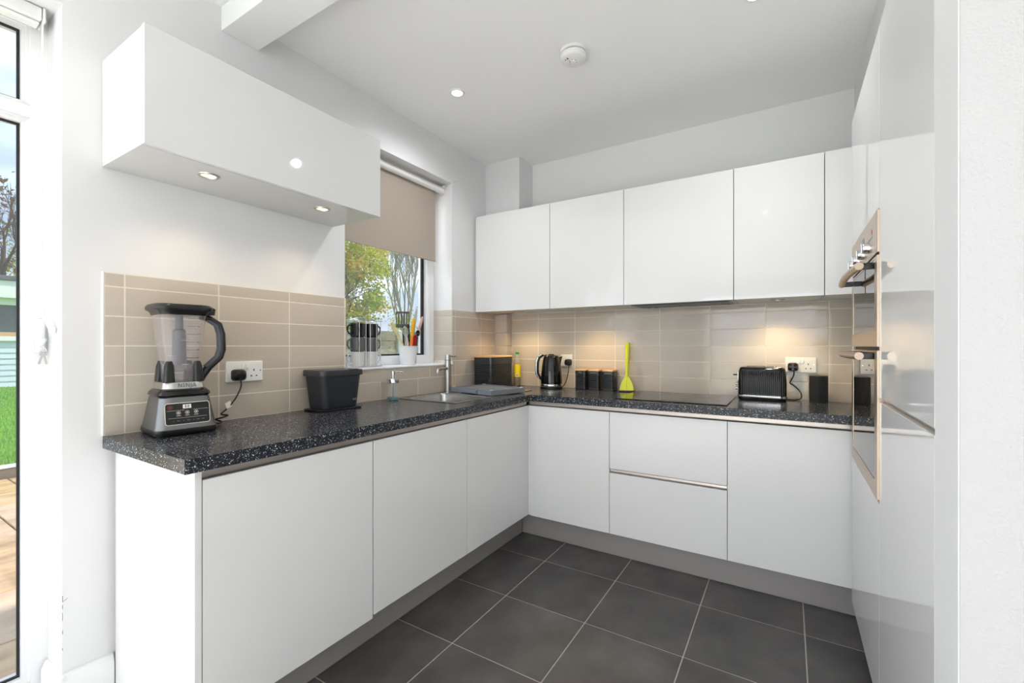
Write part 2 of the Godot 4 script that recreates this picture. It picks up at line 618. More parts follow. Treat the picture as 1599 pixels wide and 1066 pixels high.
func structure() -> void:
	# floor: grout bed, slate tiles one by one, boards behind made pale to bounce light
	var fl := struct(bx(V(-0.32, -0.14, -0.3), V(3.9, -0.0016, 8.8)), "floor", M.floor_grout)
	var xs := [0.39, 0.80, 1.21, 1.62, 2.03, 2.44]
	var zs := [0.35, 0.76, 1.17, 1.58, 1.99, 2.40]
	var k := 0
	for i in 5:
		for j in 5:
			k += 1
			var a: float = xs[i] + 0.0022
			var b: float = minf(xs[i + 1] - 0.0022, 2.60)
			var t := MB.new().box(V((a - b) * 0.5, -0.004, -0.2028), V((b - a) * 0.5, 0.004, 0.2028), 0.0012)
			put(t.mesh(), "floor_tile", M["slate%d" % ((i * 3 + j * 2 + k / 4) % 4)], fl, V((a + b) * 0.5, -0.004, (zs[j] + zs[j + 1]) * 0.5))
	for q in 61:
		var z0 := 2.41 + q * 0.1
		obj(bx(V(-0.008, -0.0015, z0), V(3.7, 0.0, z0 + 0.0985), 0.001), "floor_board", M.pale_bounce_floor, fl)
	# ceiling with the dropped beam
	var ce := struct(bx(V(-0.32, 2.605, -0.3), V(3.9, 2.8, 8.8)), "ceiling", M.ceiling_paint)
	obj(bx(V(-0.008, 2.508, 1.925), V(3.7, 2.606, 2.075), 0.002), "beam", M.ceiling_paint, ce)
	# left wall with the openings of window and glazed door
	var hole := func(z: float, y: float) -> bool:
		return not ((z > 0.597 and z < 1.474 and y > 1.083 and y < 2.34) or (z > 2.547 and z < 4.55 and y > 0.0 and y < 2.311))
	var wl := struct(MB.new().slab([-0.3, 0.597, 1.474, 2.547, 4.55, 8.8], [-0.14, 0.0, 1.083, 2.311, 2.34, 2.61], hole, -0.32, -0.008, 0), "wall_left", M.paint)
	# back wall, pipe boxing above and below the wall cupboards
	var wb := struct(bx(V(-0.32, -0.14, -0.3), V(3.0, 2.61, -0.013)), "wall_back", M.paint)
	struct(bx(V(-0.01, 2.168, -0.02), V(0.292, 2.606, 0.189), 0.002), "trim_2", M.paint)
	var bxg := struct(bx(V(-0.01, 0.9105, -0.02), V(0.102, 1.4615, 0.066)), "trim_3", M.tile_grout)
	# right wall: pier beside the tall units, bulkhead above them, alcove behind
	var hr := MB.new()
	hr.box(V(2.275, -0.14, -0.1), V(2.95, 2.61, 0.584))
	hr.box(V(2.275, 2.192, 0.584), V(2.95, 2.606, 1.87))
	hr.box(V(2.84, -0.14, 0.584), V(2.95, 2.192, 1.87))
	hr.box(V(2.205, -0.14, 1.869), V(3.9, 2.61, 2.006), 0.0015)
	var wr := struct(hr, "wall_right", M.paint)
	obj(bx(V(2.2065, 0.0, 2.0055), V(3.7, 2.604, 2.0085), 0.0012), "textured_plaster", M.orange_peel_paint, wr)
	struct(bx(V(3.7, -0.14, 2.006), V(3.95, 2.61, 8.8)), "wall_side", M.paint)
	var rh := func(x: float, y: float) -> bool: return not (x > 0.3 and x < 3.4 and y > 0.02 and y < 2.32)
	struct(MB.new().slab([-0.32, 0.3, 3.4, 3.95], [-0.14, 0.02, 2.32, 2.61], rh, 8.5, 8.8, 2), "wall_rear", M.paint)

	# ---- wall tiles of the left wall
	var gm := MB.new()
	gm.box(V(-0.0085, 0.905, 1.474), V(-0.0007, 1.466, 2.447))
	gm.box(V(-0.0085, 0.905, 0.597), V(-0.0007, 1.083, 1.474))
	gm.box(V(-0.0085, 0.905, 0.06), V(-0.0007, 1.466, 0.597))
	gm.box(V(-0.17, 1.096, 0.5968), V(-0.002, 1.466, 0.6035))
	obj(gm, "grout", M.tile_grout, wl)
	var cols := [2.4455, 2.3907, 2.0877, 1.7847, 1.4817, 1.4745]
	for i in 5:
		for j in 6:
			if i == 4 and j == 5: continue
			wall_tile(wl, V(-0.008, ROWS[j] + G, cols[i + 1] + G), V(0.0, ROWS[j + 1] - G, cols[i] - G))
	for s in [[0.91, 1.0118, [1.474, 1.24, 0.937, 0.634, 0.597]], [1.0118, 1.083, [1.474, 1.13, 0.827, 0.597]]]:
		var zz: Array = s[2]
		for i in zz.size() - 1:
			wall_tile(wl, V(-0.008, s[0] + G, zz[i + 1] + G), V(0.0, s[1] - G, zz[i] - G))
	var rc := [0.597, 0.569, 0.264, 0.076]
	for i in 3:
		for j in 6:
			wall_tile(wl, V(-0.008, ROWS[j] + G, rc[i + 1] + G), V(0.0, ROWS[j + 1] - G, rc[i] - G))
	for j in range(2, 6):
		wall_tile(wl, V(-0.168, maxf(ROWS[j], 1.1) + G, 0.5975), V(0.0, ROWS[j + 1] - G, 0.6052))
	# ---- wall tiles of the back wall and the boxing
	var gb := MB.new()
	gb.box(V(0.1, 0.905, -0.0135), V(2.274, 1.4615, -0.0057))
	obj(gb, "grout", M.tile_grout, wb)
	var bc := [0.11, 0.345, 0.648, 0.951, 1.254, 1.557, 1.860, 2.163, 2.274]
	for i in 8:
		for j in 6:
			wall_tile(wb, V(bc[i] + G, ROWS[j] + G, -0.013), V(bc[i + 1] - G, minf(ROWS[j + 1], 1.4615) - G, -0.005))
	for j in 6:
		wall_tile(bxg, V(0.0005, ROWS[j] + G, 0.0665), V(0.109, minf(ROWS[j + 1], 1.4615) - G, 0.0745))
		wall_tile(bxg, V(0.1025, ROWS[j] + G, -0.0045), V(0.1105, minf(ROWS[j + 1], 1.4615) - G, 0.0665))
	# small knocks in the paint of the wall corner and a hairline crack by the window
	for q in [[0.395, 0.02, 0.0014], [0.372, 0.014, 0.0011], [0.335, 0.026, 0.0009], [0.292, 0.012, 0.0012], [0.24, 0.008, 0.001]]:
		obj(bx(V(-0.0083, q[0], 2.5462 - q[2]), V(-0.0077, q[0] + q[1], 2.5472)), "paint_chip", M.bare_plaster, wl)
	obj(MB.new().tube([V(-0.0078, 0.396, 2.545), V(-0.0078, 0.399, 2.539), V(-0.0078, 0.403, 2.534)], 0.0008, 5), "paint_chip", M.bare_plaster, wl)
	obj(MB.new().tube([V(-0.0079, 2.352, 0.578), V(-0.0079, 2.364, 0.562), V(-0.0079, 2.368, 0.54)], 0.0007, 5), "paint_crack", M.bare_plaster, wl)
	# tile edge trim, white
	struct(bx(V(-0.009, 0.911, 2.4455), V(0.0012, 1.468, 2.4515), 0.0015), "trim_1", M.white_plastic)
	# skirting, turning into the door reveal
	var sk := MB.new()
	var prof := PackedVector2Array([Vector2(0, 0), Vector2(0.018, 0), Vector2(0.018, 0.135), Vector2(0.008, 0.16), Vector2(0, 0.163)])
	sk.xf = Transform3D(Basis.IDENTITY, V(-0.0075, 0, 0))
	sk.prism(prof, 2.4215, 2.548)
	sk.xf = Transform3D(Basis(Vector3.UP, -PI / 2), V(0.0, 0, 2.5475))
	sk.prism(prof, -0.0105, 0.15)
	struct(sk, "baseboard_left", M.upvc)

	# ---- kitchen window
	var wn := Node3D.new()
	wn.name = "window_1"
	add_child(wn)
	tag(wn, "white framed kitchen window above the sink", "", "", "structure")
	var fh := func(z: float, y: float) -> bool: return not (z > 0.664 and z < 1.407 and y > 1.153 and y < 2.27)
	obj(MB.new().slab([0.597, 0.664, 1.407, 1.474], [1.083, 1.153, 2.27, 2.34], fh, -0.25, -0.172, 0), "window_frame", M.upvc, wn, 30)
	var bh := func(z: float, y: float) -> bool: return not (z > 0.654 and z < 1.417 and y > 1.143 and y < 2.28)
	obj(MB.new().slab([0.606, 0.654, 1.417, 1.465], [1.096, 1.143, 2.28, 2.331], bh, -0.172, -0.164, 0), "glazing_bead", M.upvc, wn, 30)
	var sh := func(z: float, y: float) -> bool: return not (z > 0.688 and z < 1.383 and y > 1.163 and y < 2.25)
	obj(MB.new().slab([0.662, 0.688, 1.383, 1.409], [1.151, 1.163, 2.25, 2.272], sh, -0.216, -0.206, 0), "spacer_bar", M.gasket, wn, 30)
	obj(bx(V(-0.213, 1.16, 0.68), V(-0.209, 2.255, 1.39)), "pane", M.pane, wn)
	obj(bx(V(-0.172, 1.083, 0.598), V(0.006, 1.0955, 1.473), 0.003), "window_sill", M.upvc, wn)

	# ---- glazed garden door
	var dn := Node3D.new()
	dn.name = "door_1"
	add_child(dn)
	tag(dn, "white glazed garden door with a fanlight over a tall pane", "", "", "structure")
	var frame := func(g: float) -> Callable:
		return func(z: float, y: float) -> bool:
			var inz: bool = (z > 2.605 - g and z < 3.50 + g) or (z > 3.60 - g and z < 4.49 + g)
			var iny: bool = (y > 0.12 - g and y < 1.952 + g) or (y > 2.025 - g and y < 2.262 + g)
			return not (inz and iny)
	for q in [[0.0, -0.235, -0.18, "door_frame", M.upvc], [0.011, -0.18, -0.171, "glazing_bead", M.upvc], [0.018, -0.171, -0.16, "sash", M.upvc], [-0.007, -0.203, -0.195, "spacer_bar", M.gasket]]:
		var g: float = q[0]
		var z0 := 2.547 if g >= 0.0 else 2.6
		var z1 := 4.55 if g >= 0.0 else 4.495
		var y0 := 0.0 if g >= 0.0 else 0.115
		var y1 := 2.311 if g >= 0.0 else 2.267
		obj(MB.new().slab([z0, 2.605 - g, 3.50 + g, 3.60 - g, 4.49 + g, z1], [y0, 0.12 - g, 1.952 + g, 2.025 - g, 2.262 + g, y1], frame.call(g), q[1], q[2], 0), q[3], q[4], dn, 30)
	for z in [[2.605, 3.50], [3.60, 4.49]]:
		for y in [[0.12, 1.952], [2.025, 2.262]]:
			obj(bx(V(-0.201, y[0] + 0.001, z[0] + 0.001), V(-0.197, y[1] - 0.001, z[1] - 0.001)), "pane", M.pane, dn)
	var hd := obj(MB.new().box(V(-0.16, 1.192, 2.5535), V(-0.149, 1.306, 2.577), 0.004), "handle", M.upvc, dn)
	obj(MB.new().tube([V(-0.15, 1.236, 2.566), V(-0.115, 1.234, 2.566), V(-0.108, 1.226, 2.572), V(-0.108, 1.215, 2.582)], 0.0075, 10), "lever", M.upvc, hd)
	obj(MB.new().tube([V(-0.15, 1.21, 2.563), V(-0.137, 1.21, 2.563)], 0.005, 10), "key_barrel", M.chrome, hd)

	# ---- wide glazing added behind the camera to account for soft rear light
	var rn := Node3D.new()
	rn.name = "window_2"
	add_child(rn)
	tag(rn, "wide white glazing added at the unseen far end of the room", "", "", "structure")
	var xs2 := [0.3, 0.37, 1.03, 1.10, 1.80, 1.90, 2.60, 2.67, 3.33, 3.4]
	var rf := func(x: float, y: float) -> bool:
		var inx: bool = (x > 0.37 and x < 1.03) or (x > 1.10 and x < 1.80) or (x > 1.90 and x < 2.60) or (x > 2.67 and x < 3.33)
		return not (inx and y > 0.12 and y < 2.25)
	obj(MB.new().slab(xs2, [0.02, 0.12, 2.25, 2.32], rf, 8.6, 8.67, 2), "window_frame", M.upvc, rn, 30)
	for q in [[0.37, 1.03], [1.10, 1.80], [1.90, 2.60], [2.67, 3.33]]:
		obj(bx(V(q[0] + 0.001, 0.121, 8.632), V(q[1] - 0.001, 2.249, 8.636)), "pane", M.pane, rn)

# ---------------------------------------------------------------- fitted kitchen
func panel_box(lo: Vector3, hi: Vector3, open_axis: int, open_sign: float, t := 0.016) -> MB:
	# carcass of five boards, open on one side
	var b := MB.new()
	for ax in 3:
		for s in [-1.0, 1.0]:
			if ax == open_axis and s == open_sign: continue
			var l := lo
			var h := hi
			if s < 0: h[ax] = lo[ax] + t
			else: l[ax] = hi[ax] - t
			for e in ax:
				if e != open_axis:
					l[e] += t; h[e] -= t
			b.box(l, h)
	return b

func base_units() -> void:
	var X := 0.578
	var yt := 0.84
	# left run
	var zs := [[2.400, 1.797, 0.142, "gloss white base cabinet door nearest the garden door, under the blender"], [1.793, 1.191, 0.153, "gloss white base cabinet in the middle of the run below the window"], [1.1895, 0.60, 0.153, "gloss white base cabinet of the window run, ending in the room corner"]]
	for q in zs:
		var t := thing("base_cabinet", q[3], "cabinet", V(0, 0, 0), 0, "base cabinets below the window")
		obj(panel_box(V(0.012, 0.155, q[1]), V(X - 0.02, 0.80, q[0] - 0.002), 1, 1.0), "carcass", M.carcass, t)
		obj(bx(V(X - 0.0195, q[2], q[1] + 0.001), V(X, yt, q[0] - 0.001), 0.0012), "door", M.gloss_white, t)
	var ep := obj(bx(V(0.012, 0.003, 2.4015), V(X + 0.001, 0.8695, 2.4195), 0.0008), "end_panel", M.gloss_white)
	tag(ep, "tall gloss white end panel closing the cabinet run beside the garden door", "panel")
	var cp := MB.new()
	cp.box(V(X - 0.022, 0.151, 0.5285), V(X - 0.002, 0.84, 0.5995), 0.001)
	cp.box(V(X - 0.002, 0.151, 0.5285), V(X + 0.0175, 0.84, 0.555), 0.001)
	var cpo := obj(cp, "corner_post", M.gloss_white)
	tag(cpo, "narrow white corner post where the two runs of base cabinets meet", "corner post")
	# back run
	var Z := 0.557
	var t1 := thing("base_cabinet", "gloss white base cabinet between the corner and the two drawers", "cabinet", V(0, 0, 0), 0, "base cabinets below the hob")
	obj(panel_box(V(0.62, 0.155, 0.01), V(1.105, 0.80, Z - 0.02), 1, 1.0), "carcass", M.carcass, t1)
	obj(bx(V(0.596, 0.1495, Z - 0.0195), V(1.1055, yt, Z), 0.0012), "door", M.gloss_white, t1)
	var t2 := thing("drawer_unit", "gloss white two-drawer unit under the black hob", "drawers", V(0, 0, 0), 0, "base cabinets below the hob")
	obj(panel_box(V(1.107, 0.155, 0.01), V(1.7125, 0.80, Z - 0.02), 1, 1.0), "carcass", M.carcass, t2)
	obj(bx(V(1.108, 0.519, Z - 0.0195), V(1.7125, yt, Z), 0.0012), "drawer", M.gloss_white, t2)
	obj(bx(V(1.108, 0.1495, Z - 0.0195), V(1.7125, 0.494, Z), 0.0012), "drawer", M.gloss_white, t2)
	var ch := MB.new()
	ch.xf = Transform3D(Basis(Vector3.UP, PI / 2), V(0, 0, 0))
	ch.prism(channel(-Z, 0.4975, 0.5155), 1.110, 1.7105)
	obj(ch, "finger_groove", M.channel_metal, t2, 40)
	var t3 := thing("base_cabinet", "wide gloss white base cabinet under the toaster beside the oven tower", "cabinet", V(0, 0, 0), 0, "base cabinets below the hob")
	obj(panel_box(V(1.7145, 0.155, 0.01), V(2.27, 0.80, Z - 0.02), 1, 1.0), "carcass", M.carcass, t3)
	obj(bx(V(1.7147, 0.1495, Z - 0.0195), V(2.27, yt, Z), 0.0012), "door", M.gloss_white, t3)
	# plinths
	tag(obj(bx(V(0.478, 0.0005, 0.4895), V(0.494, 0.1475, 2.4), 0.001), "plinth", M.plinth_metal), "brushed grey metal plinth under the cabinets of the window run", "plinth")
	tag(obj(bx(V(0.4945, 0.0005, 0.471), V(2.27, 0.1475, 0.487), 0.001), "plinth", M.plinth_metal), "brushed grey metal plinth under the drawers and hob run", "plinth")
	# finger channels under the worktop
	var h1 := MB.new()
	h1.prism(channel(X, 0.842, 0.8695), 0.575, 2.40)
	tag(obj(h1, "handle_channel", M.channel_metal, null, 40), "long metal finger channel under the worktop of the window run", "handle")
	var h2 := MB.new()
	h2.xf = Transform3D(Basis(Vector3.UP, -PI / 2), V(0, 0, 0))
	h2.prism(channel(Z, 0.842, 0.8695), -2.27, -0.5785)
	tag(obj(h2, "handle_channel", M.channel_metal, null, 40), "metal finger channel under the worktop of the hob run", "handle")

# C shaped channel behind a door face at x = f: rounded nose hanging from y1 to y0
func channel(f: float, y0: float, y1: float) -> PackedVector2Array:
	var s := 1.0 if f > 0 else -1.0
	f = absf(f)
	var o := PackedVector2Array()
	for q in [[-0.006, 0.0], [-0.005, -0.006], [-0.0045, -0.012]]: o.append(Vector2(s * (f + q[0]), y1 + q[1]))
	for k in 6:
		var a := -PI * 0.5 * k / 5.0
		o.append(Vector2(s * (f - 0.0115 + 0.007 * cos(a)), y0 + 0.007 + 0.007 * sin(a)))
	o.append(Vector2(s * (f - 0.020), y0 + 0.001))
	o.append(Vector2(s * (f - 0.0335), y0 + 0.004))
	o.append(Vector2(s * (f - 0.0335), y1))
	return o

func worktop() -> void:
	var inside := func(x: float, z: float) -> bool:
		if x < 0.598: return not (x > 0.085 and x < 0.455 and z > 0.80 and z < 1.135)
		return z < 0.572
	var b := MB.new().slab([0.0005, 0.085, 0.455, 0.598, 2.2735], [-0.0045, 0.572, 0.80, 1.135, 2.450], inside, 0.870, 0.91, 1)
	tag(obj(b, "worktop", M.worktop_laminate, null, 30), "L-shaped dark worktop with white and grey flecks", "worktop")
	var s := obj(bx(V(0.5965, 0.8705, 2.4502), V(0.5988, 0.9098, 2.4512)), "edge_joint", M.black_matt, get_node("worktop"))
	s.set_meta("label", "dark line where the worktop edging ends at the corner")

func wall_units() -> void:
	var Z := 0.346
	var y0 := 1.4629
	var y1 := 2.1637
	var xs := [0.021, 0.6213, 1.1221, 1.7221, 2.1227, 2.274]
	var names := ["gloss white wall cabinet in the corner beside the window", "gloss white wall cabinet above the kettle, second from the corner", "wide gloss white wall cabinet above the hob, holding the extractor", "gloss white wall cabinet above the toaster", "narrow gloss white wall cabinet partly hidden by the oven tower"]
	for k in 5:
		var t := thing("wall_cabinet", names[k], "cabinet", V(0, 0, 0), 0, "wall cabinets along the back wall")
		var lift := 0.0 if k != 2 else 0.05
		obj(bx(V(xs[k] + 0.001, y0 + 0.012 + lift, -0.003), V(xs[k + 1] - 0.001, y1 - 0.003, Z - 0.021)), "carcass", M.carcass, t)
		if k != 2: obj(bx(V(xs[k] + 0.001, y0 + 0.004, 0.0 if k > 0 else 0.076), V(xs[k + 1] - 0.001, y0 + 0.0118, Z - 0.0205), 0.001), "base_board", M.edge_white, t)
		obj(bx(V(xs[k] + 0.0016, y0, Z - 0.0195), V(xs[k + 1] - 0.0016, y1, Z), 0.0012), "door", M.gloss_white, t)
	var fp := obj(bx(V(0.001, y0 + 0.002, 0.0765), V(0.0195, y1 - 0.002, Z - 0.012), 0.001), "filler_strip", M.gloss_white)
	tag(fp, "slim white filler strip between the corner wall cabinet and the window wall", "panel")
	# lift-up cabinet on the window wall
	var l := thing("wall_cabinet", "long low gloss white wall cabinet above the blender", "cabinet")
	var g := V(0.3391, 2.18, 2.451)
	obj(bx(V(-0.007, 1.8335, 1.5465), V(0.318, 2.178, 2.4495), 0.001), "carcass", M.gloss_white, l)
	obj(bx(V(-0.0065, 1.822, 1.547), V(0.3125, 1.8332, 2.449), 0.0008), "base_board", M.edge_white, l)
	obj(bx(V(0.3196, 1.8205, 1.5449), V(g.x, g.y, g.z), 0.0012), "door", M.gloss_white, l)
	obj(bx(V(0.3135, 1.826, 1.5665), V(0.3185, 1.8318, 2.432)), "finger_groove", M.channel_metal, l)

func tall_units() -> void:
	var X := 2.205
	# oven tower
	var a := thing("oven_tower", "tall gloss white unit holding the double oven", "cabinet")
	var b := MB.new()
	b.box(V(X + 0.022, 0.11, 0.588), V(2.80, 2.184, 0.640))
	b.box(V(X + 0.022, 0.11, 1.2535), V(2.80, 2.184, 1.2685))
	b.box(V(X + 0.022, 0.11, 0.640), V(2.80, 0.735, 1.2535))
	b.box(V(X + 0.022, 1.640, 0.640), V(2.80, 2.184, 1.2535))
	b.box(V(2.78, 0.735, 0.640), V(2.80, 1.640, 1.2535))
	obj(b, "carcass", M.carcass, a)
	obj(bx(V(X, 1.6345, 0.589), V(X + 0.0195, 2.186, 1.2685), 0.0012), "door", M.gloss_white, a)
	obj(bx(V(X, 0.11, 0.589), V(X + 0.0195, 0.7355, 1.2685), 0.0012), "door", M.gloss_white, a)
	obj(bx(V(X, 0.737, 0.589), V(X + 0.0195, 1.633, 0.641), 0.0012), "filler", M.gloss_white, a)
	obj(bx(V(2.26, 0.0, 0.59), V(2.276, 0.108, 1.268)), "plinth", M.plinth_metal, a)
	# fridge housing
	var f := thing("fridge_housing", "tall gloss white unit with two doors between oven and plaster wall", "cabinet")
	obj(bx(V(X + 0.022, 0.11, 1.2715), V(2.80, 2.184, 1.8665)), "carcass", M.carcass, f)
	obj(bx(V(X, 1.0585, 1.2715), V(X + 0.0195, 2.186, 1.8665), 0.0012), "door", M.gloss_white, f)
	obj(bx(V(X, 0.11, 1.2715), V(X + 0.0195, 1.0455, 1.8665), 0.0012), "door", M.gloss_white, f)
	obj(bx(V(X + 0.012, 1.046, 1.2735), V(X + 0.0215, 1.058, 1.8645)), "finger_groove", M.channel_metal, f)
	obj(bx(V(2.26, 0.0, 1.2705), V(2.276, 0.108, 1.867)), "plinth", M.plinth_metal, f)

func oven() -> void:
	var o := thing("double_oven", "built-in double oven with bar handles in the white tower", "oven")
	var X := 2.2
	var z0 := 0.6425
	var z1 := 1.2685
	obj(bx(V(X + 0.03, 0.748, 0.648), V(2.74, 1.628, 1.25)), "casing", M.gunmetal, o)
	var cp := obj(bx(V(X, 1.5005, z0), V(X + 0.0295, 1.631, z1), 0.0015), "control_panel", M.warm_steel, o)
	var kz := [0.735, 0.86, 0.985, 1.11]
	for z in kz:
		var k := MB.new()
		k.xf = Transform3D(Basis(Vector3.BACK, PI / 2), V(X, 1.541, z))
		k.lathe([Vector2(0, 0.018), Vector2(0.0145, 0.018), Vector2(0.0165, 0.015), Vector2(0.018, 0.0), Vector2(0, 0)], 20)
		k.box(V(-0.017, 0.018, -0.003), V(0.017, 0.022, 0.003), 0.001)
		obj(k, "knob", M.chrome, cp)
	obj(bx(V(X - 0.0008, 1.562, 0.73), V(X, 1.567, 1.18)), "marking_line", M.gunmetal, cp)
	for z in [0.805, 1.165]: obj(bx(V(X - 0.0008, 1.574, z), V(X, 1.589, z + 0.014)), "marking", M.red_marker, cp)
	obj(bx(V(X - 0.0008, 1.575, 0.91), V(X, 1.598, 1.0)), "clock_display", M.black_gloss, cp)
	for d in [[1.213, 1.4925, 1.472], [0.7475, 1.2005, 1.183]]:
		var hole := func(z: float, y: float) -> bool: return not (z > z0 + 0.045 and z < z1 - 0.05 and y > d[0] + 0.05 and y < d[1] - 0.006)
		var dr := obj(MB.new().slab([z0, z0 + 0.045, z1 - 0.05, z1], [d[0], d[0] + 0.05, d[1] - 0.006, d[1]], hole, X, X + 0.026, 0), "oven_door", M.warm_steel, o, 30)
		obj(bx(V(X + 0.001, d[0] + 0.0505, z0 + 0.0455), V(X + 0.012, d[1] - 0.0065, z1 - 0.0505)), "door_glass", M.oven_glass, dr)
		var hz := [0.685, 1.185]
		var y: float = d[2]
		var bar := []
		var rad := []
		for k in 11:
			var s := k / 10.0
			bar.append(V(X - 0.036 - 0.010 * sin(PI * s), y, lerpf(hz[0] - 0.018, hz[1] + 0.012, s)))
			rad.append(0.0125)
		obj(MB.new().tube(bar, rad, 14), "handle", M.warm_steel, dr)
		for z in hz: obj(bx(V(X - 0.034, y - 0.0105, z - 0.009), V(X + 0.0005, y + 0.0095, z + 0.006), 0.001), "handle_bracket", M.black_plastic, dr)
	obj(bx(V(X + 0.012, 1.2012, z0 + 0.01), V(X + 0.0298, 1.2125, z1 - 0.002)), "vent_gap", M.black_matt, o)
	obj(bx(V(X + 0.012, 1.493, z0 + 0.01), V(X + 0.0298, 1.5, z1 - 0.002)), "vent_gap", M.black_matt, o)

func hood_and_hob() -> void:
	var h := thing("extractor_hood", "grey slide-out extractor under the wide wall cabinet above the hob", "extractor")
	obj(bx(V(1.126, 1.4665, 0.0), V(1.7185, 1.512, 0.3245), 0.001), "housing", M.edge_white, h)
	obj(bx(V(1.150, 1.4625, 0.045), V(1.700, 1.4663, 0.308), 0.001), "filter_panel", M.gunmetal, h)
	for k in 2: obj(bx(V(1.17 + k * 0.262, 1.4605, 0.065), V(1.42 + k * 0.262, 1.4622, 0.285), 0.0006), "grease_filter", M.grey_plastic, h)
	obj(bx(V(1.155, 1.4603, 0.288), V(1.695, 1.4622, 0.304)), "grip", M.black_matt, h)
	for x in [1.19, 1.235]: obj(bx(V(x, 1.4595, 0.05), V(x + 0.02, 1.4622, 0.06)), "switch", M.black_plastic, h)
	var b := thing("induction_hob", "flat black glass induction hob set on the worktop", "hob")
	obj(bx(V(1.118, 0.9104, 0.012), V(1.706, 0.9155, 0.505), 0.0012), "glass_top", M.black_gloss, b)
	for q in [[1.255, 0.35, 0.075], [1.56, 0.36, 0.095], [1.255, 0.13, 0.09], [1.56, 0.13, 0.075]]:
		var r := MB.new()
		r.lathe([Vector2(q[2], 0.9156), Vector2(q[2], 0.9158), Vector2(q[2] - 0.0012, 0.9158), Vector2(q[2] - 0.0012, 0.9156)], 40, V(q[0], 0, q[1]))
		obj(r, "zone_ring", M.charcoal, b)
	obj(bx(V(1.31, 0.9156, 0.465), V(1.51, 0.9158, 0.485)), "touch_strip", M.charcoal, b)

func sink_and_tap() -> void:
	var s := thing("sink", "stainless steel inset sink with bowl and drainer under the window", "sink")
	var rim := func(x: float, z: float) -> bool: return not (x > 0.092 and x < 0.448 and z > 0.808 and z < 1.128)
	obj(MB.new().slab([0.058, 0.092, 0.448, 0.482], [0.34, 0.808, 1.128, 1.16], rim, 0.9103, 0.9135, 1), "rim", M.sink_steel, s, 30)
	var bowl := MB.new()
	var c := Vector2(0.27, 0.968)
	var rings := []
	for q in [[0.9135, 0.352, 0.316, 0.03], [0.905, 0.346, 0.310, 0.035], [0.77, 0.330, 0.296, 0.045], [0.752, 0.300, 0.266, 0.05]]:
		rings.append(rr(q[1], q[2], q[3], q[0], 5, c))
	bowl.loft(rings, false, true)
	obj(bowl, "bowl", M.sink_steel, s, 60)
	var rid := MB.new()
	for k in 6: rid.box(V(0.12 + k * 0.058, 0.9135, 0.40), V(0.132 + k * 0.058, 0.9155, 0.76), 0.0008)
	obj(rid, "drainer_ribs", M.sink_steel, s)
	var t := thing("mixer_tap", "slim brushed steel mixer tap behind the sink", "tap", V(0.033, 0.9135, 0.69))
	var body := MB.new()
	body.lathe([Vector2(0, 0), Vector2(0.024, 0), Vector2(0.024, 0.004), Vector2(0.0205, 0.006), Vector2(0.0205, 0.24), Vector2(0.019, 0.2425), Vector2(0, 0.2425)], 28)
	obj(body, "body", M.brushed_steel, t, 40)
	obj(MB.new().tube([V(0.006, 0.152, 0.014), V(0.066, 0.153, 0.158), V(0.078, 0.152, 0.186), V(0.083, 0.143, 0.197), V(0.084, 0.13, 0.199)], 0.0095, 12), "spout", M.brushed_steel, t)
	obj(MB.new().tube([V(0.002, 0.232, -0.012), V(0.012, 0.234, -0.075)], 0.006, 10), "lever", M.brushed_steel, t)
	obj(MB.new().lathe([Vector2(0.0207, 0.205), Vector2(0.0211, 0.206), Vector2(0.0211, 0.2085), Vector2(0.0207, 0.2095)], 28), "collar_ring", M.gunmetal, t)

func lights() -> void:
	# recessed ceiling downlights: bezel, lens and the light it gives
	var spots := [[0.425, 1.08, "lit ceiling downlight in front of the window blind"], [1.86, 1.0, "ceiling downlight at the top edge of the picture, before the oven tower"], [0.37, 2.94, "ceiling downlight beside the garden door, past the beam"], [1.77, 2.94, "ceiling downlight past the beam, straight above the viewer"], [0.37, 4.45, "ceiling downlight in the rear room on the garden door side"], [1.77, 4.45, "ceiling downlight in the middle of the rear room"], [3.1, 2.94, "ceiling downlight of the rear room behind the plaster wall"], [3.1, 4.45, "ceiling downlight at the far side of the rear room"], [0.37, 5.8, "added ceiling downlight before the rear glazing, garden door side"], [1.77, 5.8, "added ceiling downlight before the middle of the rear glazing"], [3.1, 5.8, "added ceiling downlight before the rear glazing, far side"]]
	for q in spots:
		var deep: bool = q[1] > 4.0  # rear rows, the last one added, bounce light off the pale floor
		downlight("ceiling_downlight", V(q[0], 2.605, q[1]), q[2], "ceiling downlights", 0.042, M.white_plastic, M.lamp_cool, REAR_DOWN if deep else (DOWN if q[1] < 2.0 else MID_DOWN), 42.0 if deep else 81.0, Color(0.985, 0.985, 1.0))
	for q in [[0.216, 2.222, "round steel spotlight under the long cabinet, nearer the garden door"], [0.217, 1.767, "round steel spotlight under the long cabinet, nearer the window"]]:
		downlight("cabinet_spotlight", V(q[0], 1.822, q[1]), q[2], "spotlights under the cabinets", 0.034, M.brushed_steel, M.lamp_warm, UNDER * 0.4, 66.0, Color(1.0, 0.9, 0.72))
	for q in [[0.313, 0.21, "round steel spotlight under the corner wall cabinet"], [0.858, 0.205, "round steel spotlight under the wall cabinet above the kettle"], [1.921, 0.175, "round steel spotlight under the wall cabinet above the toaster"]]:
		downlight("cabinet_spotlight", V(q[0], 1.4669, q[1]), q[2], "spotlights under the cabinets", 0.034, M.brushed_steel, M.lamp_warm, UNDER, 66.0, Color(1.0, 0.88, 0.66))

const DOWN := 0.52
const MID_DOWN := 0.1
const REAR_DOWN := 6.0  # raised so the unseen rear lights brighten the ceiling by bounce
const UNDER := 0.2

